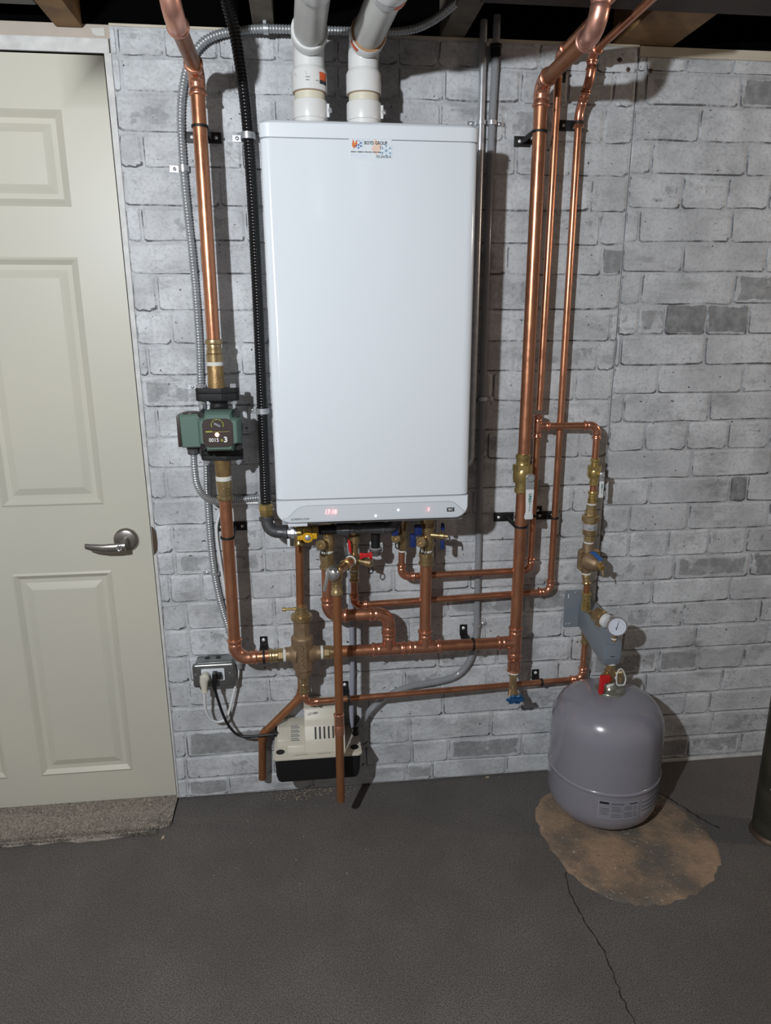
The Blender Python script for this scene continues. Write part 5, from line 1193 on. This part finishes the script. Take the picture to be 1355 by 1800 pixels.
# ================================================================== PIPE HANGERS AND STRAPS
def hanger_v(label, x, y, z, r, px, sgn=None, wide=None):
    """black plastic pipe hanger on a vertical pipe: wall plate, arm, hoop"""
    h = thing('pipe_hanger', label, 'hanger', (px, 0, z - .012), 'black pipe hangers')
    if wide: a, b = wide
    else: a, b = (px - .014, x + r * .5) if px < x else (x - r * .5, px + .014)
    obj('plate', box(new(), (a, -.0075, z - .0125), (b, -.0030, z + .0125), .0012), 'black_matte', h)
    bm = new()
    for s in (-1, 1): box(bm, (x + s * r * .85 - .0022, y + r * .4, z - .006), (x + s * r * .85 + .0022, -.004, z + .006), .0008)
    obj('arm', bm, 'black_matte', h)
    obj('hoop', lathe(new(), (x, y, z - .0028), Z, [(0, r + .0003), (0, r + .0030), (.0056, r + .0030), (.0056, r + .0003)], 24), 'black_matte', h)
    for sx_ in ([px] if not wide else [wide[0] + .013, wide[1] - .013]):
        obj('screw', lathe(new(), (sx_, -.0075, z), -Y, [(0, .0042), (.0014, .0042), (.0026, .0025), (.003, 0)], 12), 'screw', h)
def hanger_h(label, x, y, z, r, zt):
    h = thing('pipe_hanger', label, 'hanger', (x, 0, z), 'black pipe hangers')
    bm = new(); secs = []
    for t, zz, yy, w_ in ((0, zt + .012, -.003, .0110), (.2, zt - .004, -.003, .0110), (.45, zt - .017, -.005, .0115), (.75, zt - .024, y * .5, .0135), (1, z - .002, y + r + .0012, .0150)):
        secs.append((zz, yy, w_))
    rr = [[bm.verts.new((x - w_, yy, zz)), bm.verts.new((x + w_, yy, zz)), bm.verts.new((x + w_, yy - .003, zz + .0005)), bm.verts.new((x - w_, yy - .003, zz + .0005))] for zz, yy, w_ in secs]
    skin(bm, rr); fix(bm); obj('plate', bm, 'black_matte', h, smooth=25)
    obj('hoop', lathe(new(), (x + .006, y, z), X, [(-.0028, r + .0003), (-.0028, r + .0030), (.0028, r + .0030), (.0028, r + .0003)], 24), 'black_matte', h)
    obj('screw', lathe(new(), (x, -.0062, zt + .002), -Y, [(0, .0050), (.0016, .0050), (.0030, .0030), (.0035, 0)], 12), 'screw', h)
hanger_v('black pipe hanger holding the copper riser above the pump', LX, LY, 1.870, RB, LX, wide=(.169, .253))
hanger_v('black pipe hanger holding the copper pipe below the pump', .2188, LY, .876, RB, .2188, wide=(.178, .262))
hanger_v('black pipe hanger high on the thickest copper riser', GX, GY, 1.879, RB, 1.006)
hanger_v('black pipe hanger on the thickest copper riser below its white-handled valve', GX, GY, .876, RB, .990)
hanger_v('black pipe hanger high on the outermost thin copper riser', KX, KY, 1.919, RS, 1.122, wide=(1.108, 1.172))
hanger_v('black pipe hanger low on the outermost thin copper riser', KX, KY, .877, RS, 1.114, wide=(1.101, 1.165))
hanger_v('black pipe hanger on the middle riser below the small tee', QX, QY, .893, RS, 1.107)
hanger_v('black pipe hanger on the middle riser just under the ceiling', QX + .006, QY, 2.030, RS, 1.106)
hanger_h('black pipe hanger on the copper pipe left of the separator', .292, LY, .520, RB, .522)
bpy.data.objects['pipe_hanger.008']['label'] = 'black pipe hanger on the short copper pipe between outlet and separator'
hanger_h('black pipe hanger on the thick copper manifold near the clear hose', .894, MY, MZ, RB, .527)
hanger_h('black pipe hanger on the thin fill line above the condensate pump', .529, -.0955, .3638, .0088, .360)
bpy.data.objects['pipe_hanger.010']['label'] = 'black pipe hanger on the thin fill line above the condensate pump'
hanger_h('black pipe hanger on the thin fill line beside the blue drain wheel', 1.129, -.0490, .3533, .0088, .362)

def strap(label, x, y, z, r, side, m_='zinc', two=False, hz=.0075):
    """bent metal strap over a tube, screwed to the wall on one or both sides"""
    s = thing('tube_strap', label, 'strap', (x, 0, z), 'zinc tube straps')
    bm = new(); secs = []
    n = 10
    for i in range(n + 1):
        a = PI * i / n; secs.append(V((x + (r + .0016) * math.cos(a), y - (r + .0016) * math.sin(a), 0)))
    ys = -.0045
    pts = [V((x + side * (r + .024), ys, 0)), V((x + side * (r + .0016), ys, 0))]
    secs2 = secs if side > 0 else list(reversed(secs))
    path = [pts[0], pts[1]] + secs2 + ([V((x - side * (r + .0016), ys, 0))] if not two else [V((x - side * (r + .0016), ys, 0)), V((x - side * (r + .020), ys, 0))])
    ctr = V((x, y, 0)); rr = []
    for i, p in enumerate(path):
        tn = (path[min(i + 1, len(path) - 1)] - path[max(i - 1, 0)]).normalized(); nn = V((tn.y, -tn.x, 0))
        if nn.dot(p - V((x, .02, 0))) < 0: nn = -nn
        q = p + nn * .0014
        rr.append([bm.verts.new((p.x, p.y, z - hz)), bm.verts.new((q.x, q.y, z - hz)), bm.verts.new((q.x, q.y, z + hz)), bm.verts.new((p.x, p.y, z + hz))])
    skin(bm, rr); fix(bm); obj('band', bm, m_, s, smooth=40)
    for sd in ([side] if not two else [side, -side]): obj('screw', lathe(new(), (x + sd * (r + .013), -.0055, z), -Y, [(0, .0048), (.0016, .0048), (.003, .003), (.0035, 0)], 12), 'zinc', s)
strap('zinc strap high on the black gas hose', .3185, -.031, 1.870, .0150, -1)
strap('zinc strap on the black gas hose level with the pump', .3220, -.031, 1.202, .0150, -1)
strap('zinc strap on the twin tube nearer the boiler, above the boiler corner', .9020, -.013, 1.918, .0095, -1, hz=.005)
strap('zinc strap on the clear hose above the boiler corner', .9300, -.014, 1.918, .0094, 1, hz=.005)
strap('zinc strap on the clear hose behind the boiler edge', .9290, -.014, 1.223, .0094, 1, hz=.005)
strap('zinc strap on the clear hose just above the manifold', .9325, -.014, .540, .0094, 1, hz=.004)
strap('zinc strap high on the steel conduit beside the riser', .1575, -.0135, 1.798, .0098, -1)
strap('zinc strap on the steel conduit at the pump top', .1625, -.0135, 1.266, .0098, -1, hz=.006)
strap('zinc strap low on the steel conduit beside the white cable', .1655, -.0135, .741, .0098, -1, hz=.004)
strap('zinc strap on the short conduit and white cable beside the black hose', .309, -.0125, .950, .0095, -1, hz=.014)
for x, lb in ((.373, 'zinc clip holding the steel conduit to a grey ceiling joist'),):
    s = thing('conduit_clip', lb, 'clip', (x, -.044, 2.096)); obj('band', lathe(new(), (x - .006, -.044, 2.097), X, [(0, .0100), (0, .0118), (.012, .0118), (.012, .0100)], 16), 'zinc', s); obj('screw', lathe(new(), (x - .002, -.058, 2.106), -Y, [(0, .005), (.003, .004)], 10), 'zinc', s)
